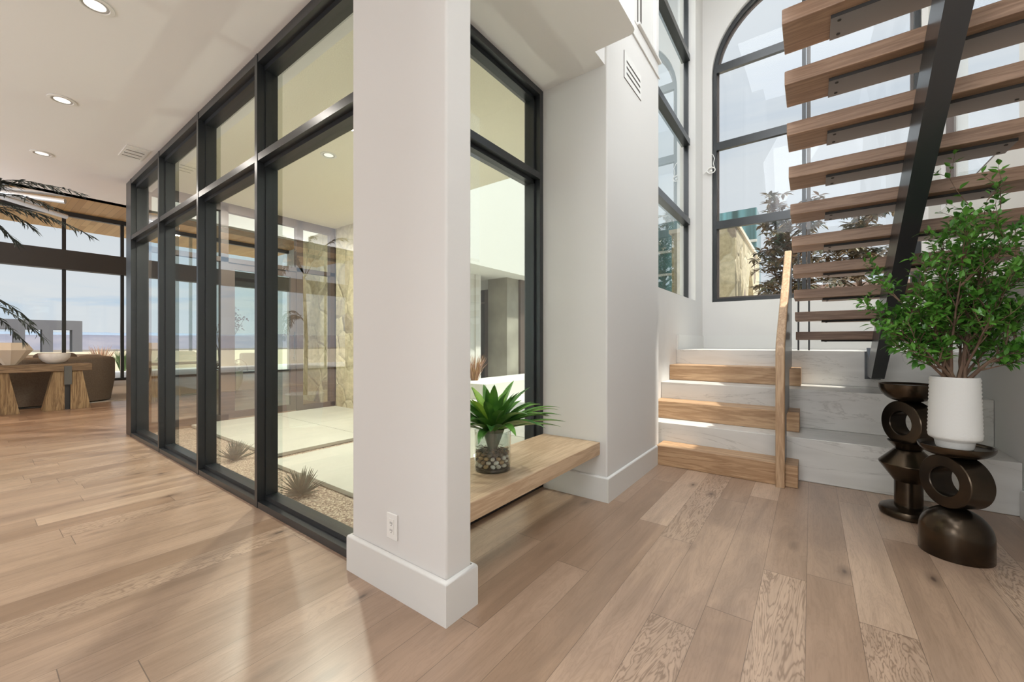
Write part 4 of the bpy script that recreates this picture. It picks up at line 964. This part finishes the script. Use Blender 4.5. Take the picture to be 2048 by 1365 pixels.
# land and hills
g = MB(); N = 60
vs = []
for i in range(N + 1):
    for j in range(N + 1):
        x = -26 - (i / N) ** 2.2 * 5200; y = -3500 + 9000 * j / N
        h = -3 - 45 * (1 - math.exp((x + 26) / 400)) + 4 * noise.noise(Vector((x * .004, y * .004, 0)))
        vs.append(g.bm.verts.new((x, y, h)))
for i in range(N):
    for j in range(N): g.bm.faces.new((vs[i * (N + 1) + j], vs[(i + 1) * (N + 1) + j], vs[(i + 1) * (N + 1) + j + 1], vs[i * (N + 1) + j + 1]))
struct(g.obj_raw('desert_land', M['desert'], smooth=True))
def ridge(name, x, h0, amp, mat, seed, depth):
    m = MB(); n = 160; rows = []
    for k, f_ in enumerate((0, .35, .7, 1.0, .5)):
        row = []
        for i in range(n + 1):
            y = -5500 + 14000 * i / n
            nz = noise.fractal(Vector((y * .0005, seed, k * .35)), 1.0, 2.0, 6)
            row.append(m.bm.verts.new((x - depth * k / 4, y, -60 + (h0 + 60 + amp * nz) * f_ + (amp * .25 * noise.fractal(Vector((y * .003, seed + 3, k)), 1, 2, 5) if 0 < k < 4 else 0))))
        rows.append(row)
    for a, b_ in zip(rows, rows[1:]):
        for i in range(n): m.bm.faces.new((a[i], a[i + 1], b_[i + 1], b_[i]))
    return struct(m.obj_raw(name, mat, smooth=True))
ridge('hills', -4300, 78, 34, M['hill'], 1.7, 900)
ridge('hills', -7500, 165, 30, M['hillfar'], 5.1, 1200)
# a few roofs in the valley
rnd = random.Random(9)
for i in range(14):
    x = -(200 + 45 * i); y = -x * (.06 + .045 * ((i * 5) % 13)); s_ = rnd.uniform(7, 13)
    zg = -3 - 45 * (1 - math.exp((x + 26) / 400))
    t = thing('valley_house', 'tiny tan house among the roofs down in the valley', 'house', (x, y, zg), 'houses down in the valley')
    B(x - s_, x + s_, y - s_, y + s_, zg - 3, zg + 6).obj('walls', pmat('house_tan', (.50, .42, .34), .9), t)
    m = MB(); m.prism([(y - s_ * 1.15, zg + 6), (y + s_ * 1.15, zg + 6), (y, zg + 10)], 0, x - s_ * 1.1, x + s_ * 1.1); m.obj('roof', pmat(['house_roof', 'house_roof_dark'][i % 2], [(.42, .26, .18), (.20, .18, .17)][i % 2], .9), t)

# ================================================================== OUTDOORS: entry side
struct(B(-30, 12, 4.205, 4.9, -.3, -.03).obj('floor', M['concrete'])); struct(B(-30, -1.62, 4.9, 60, -.3, -.03).obj('floor', M['concrete'])); struct(B(-1.62, 30, 7.15, 60, -.3, -.03).obj('floor', M['concrete']))
wg = thing('entry_wing', 'white stucco building wing across the entry court with grey plastered column', 'building', (-7.5, 9, 0))
B(-10, -6.2, 6.0, 20, 2.97, 8.5).obj('upper_wall', M['whitestucco'], wg)
B(-7.40, -6.72, 8.86, 9.40, -.03, 2.97).obj('grey_column', M['greywall'], wg)
B(-12, -7.40, 8.9, 9.1, 2.70, 2.97).obj('lintel', M['whitestucco'], wg)
B(-6.85, -6.66, 9.42, 9.80, -.03, 2.97).obj('steel_column', M['brown'], wg)
B(-12, -7.58, 8.97, 9.03, -.03, 2.70).obj('dark_glazing', pmat('dark_glazing', (.03, .035, .03), .08), wg)
fr = MB(); fr.box(-7.58, -7.41, 8.92, 9.06, -.03, 2.70); fr.box(-12, -7.58, 8.94, 8.96, 2.3, 2.35); fr.obj('window_frame', M['brown'], wg)
B(-10, -7.2, 9.85, 16, -.03, 2.97).obj('lower_wall', M['whitestucco'], wg)
B(-6.62, -6.55, 9.76, 10.6, 1.05, 1.17).obj('gate_bar', M['brown'], wg)
struct(B(-6.5, -5.4, 6.4, 12, -.03, .30).obj('wall_planter', M['whitestucco']))
tuft('ornamental_grass', (-6.25, 7.0, .30), .62, 170, .32, M['grass'], 'reddish dry ornamental grass on the low white planter wall', 'grass', .006)
# agaves in the gravel bed
for i, (x, y, s_, lab) in enumerate(((-3.28, 1.60, 1.0, 'spiky dark agave in the gravel near the pillar'), (-4.80, 1.66, .95, 'spiky agave in the gravel at the farther window pane'))):
    m = MB()
    for k in range(70):
        a = k * 2.4; el = math.radians(rnd.uniform(15, 85)); l = rnd.uniform(.16, .24) * s_
        p = Vector((x, y, -.055)); t = p + Vector((math.cos(a) * math.cos(el), math.sin(a) * math.cos(el), math.sin(el))) * l
        m.tube([p, p.lerp(t, .4), t], [.007, .008, .0008], 4)
    tag(m.obj('agave', M['agave']), lab, 'plant')
# stone wing and far building outside the arched window
sw = thing('stone_wing', 'low limestone wing with a sloping coping outside the arched window', 'building', (-2, 9, 0))
pts = [(9.0, -.03), (16, -.03), (16, 3.55), (9.0, 3.55)]
MB().prism([(9.0, -.03), (11.0, -.03), (11.0, 2.2), (11.25, 2.75), (11.6, 3.0), (11.95, 2.75), (12.2, 2.2), (12.2, -.03), (13.6, -.03), (13.6, 3.50), (9.0, 3.50)], 0, -1.75, -1.20).obj('side_wall', M['rubble'], sw)
B(-2.4, -1.751, 9.0, 9.5, -.03, 3.50).obj('front_wall', M['rubble'], sw)
B(-2.45, -1.16, 8.96, 13.62, 3.50, 3.58).obj('coping', pmat('pale_coping', (.72, .62, .48), .8), sw)
B(-1.70, -1.22, 11.0, 12.2, -.03, 2.15).obj('infill', pmat('warm_stone', (.55, .42, .25), .9), sw)
fb = thing('teal_building', 'flat roofed building with teal glazing behind the stone wing', 'building', (-2, 22, 0))
B(-8, -2.05, 22, 24, -.03, 7.52).obj('glazing', M['greenglass'], fb)
for z in (3.6, 4.7, 5.9): B(-8.05, -2.03, 21.9, 21.99, z, z + .12).obj('floor_band', pmat('band', (.5, .48, .42), .7), fb)
struct(B(-1.0, 30, 26, 26.4, -.03, 2.6).obj('wall_garden', pmat('sand_wall2', (.66, .54, .38), .9)))
rf = MB(); rf.prism([(-3, 3.2), (12, 3.2), (9, 4.2), (-1, 4.2)], 1, 26.5, 32); hs = thing('neighbour_house', 'tan house with brown roof behind the magnolia trees', 'house', (3, 29, 0))
rf.obj('roof', pmat('brown_roof', (.28, .18, .14), .9), hs); B(-2.5, 11.5, 26.8, 31.8, -.03, 3.2).obj('walls', pmat('sand_wall', (.70, .62, .48), .9), hs)
def tree(x, y, ht, r_, seed, label):
    rnd = random.Random(seed); t = thing('magnolia_tree', label, 'tree', (x, y, -.03), 'magnolia trees outside the arched window'); bs = MB(); lf = MB()
    bs.tube([(x, y, -.03), (x + .05, y, ht * .3), (x, y + .05, ht * .87)], [.06, .045, .03], 8)
    for i in range(50):
        z0 = ht * rnd.uniform(.40, .86); a = rnd.uniform(0, 2 * PI); el = rnd.uniform(.0, .9); l = r_ * rnd.uniform(.6, 1.15)
        p = Vector((x, y, z0)); q = p + Vector((math.cos(a) * math.cos(el), math.sin(a) * math.cos(el), math.sin(el))) * l
        mid = p.lerp(q, .5) + Vector((0, 0, .08)); bs.tube([p, mid, q], [.016, .011, .005], 5)
        for c in range(7):
            cp = mid.lerp(q, c / 6) + Vector((rnd.uniform(-.12, .12), rnd.uniform(-.12, .12), rnd.uniform(-.08, .12)))
            for k in range(8):
                b_ = k * 2 * PI / 8 + rnd.random(); e = rnd.uniform(-.5, .7)
                lf.leaf(cp, Vector((math.cos(b_) * math.cos(e), math.sin(b_) * math.cos(e), math.sin(e))), Vector((0, 0, 1)), .16 * rnd.uniform(.8, 1.2), .062, .12, .3)
    bs.obj('trunk', M['bark'], t); lf.obj_raw('crown', M['magnolia'], t)
tree(-.36, 9.3, 4.0, .70, 1, 'bronze leaved magnolia just outside the arched window, left of the centre mullion')
tree(.75, 10.6, 4.4, .75, 2, 'bronze leaved magnolia right of the centre mullion behind the treads')
struct(B(1.34, 3.4, .2, 4.0, 6.62, 6.75).obj('sun_block_roof', M['whitestucco']))  # unseen overhang added to keep the sun out of the stair-side window
# tall plain wall outside the right-hand window
struct(B(3.4, 3.6, -2, 7.1, -.03, 6.6).obj('wall_neighbour', M['whitestucco']))
struct(B(1.34, 3.4, -2, 7.1, -.3, -.03).obj('floor', M['concrete']))
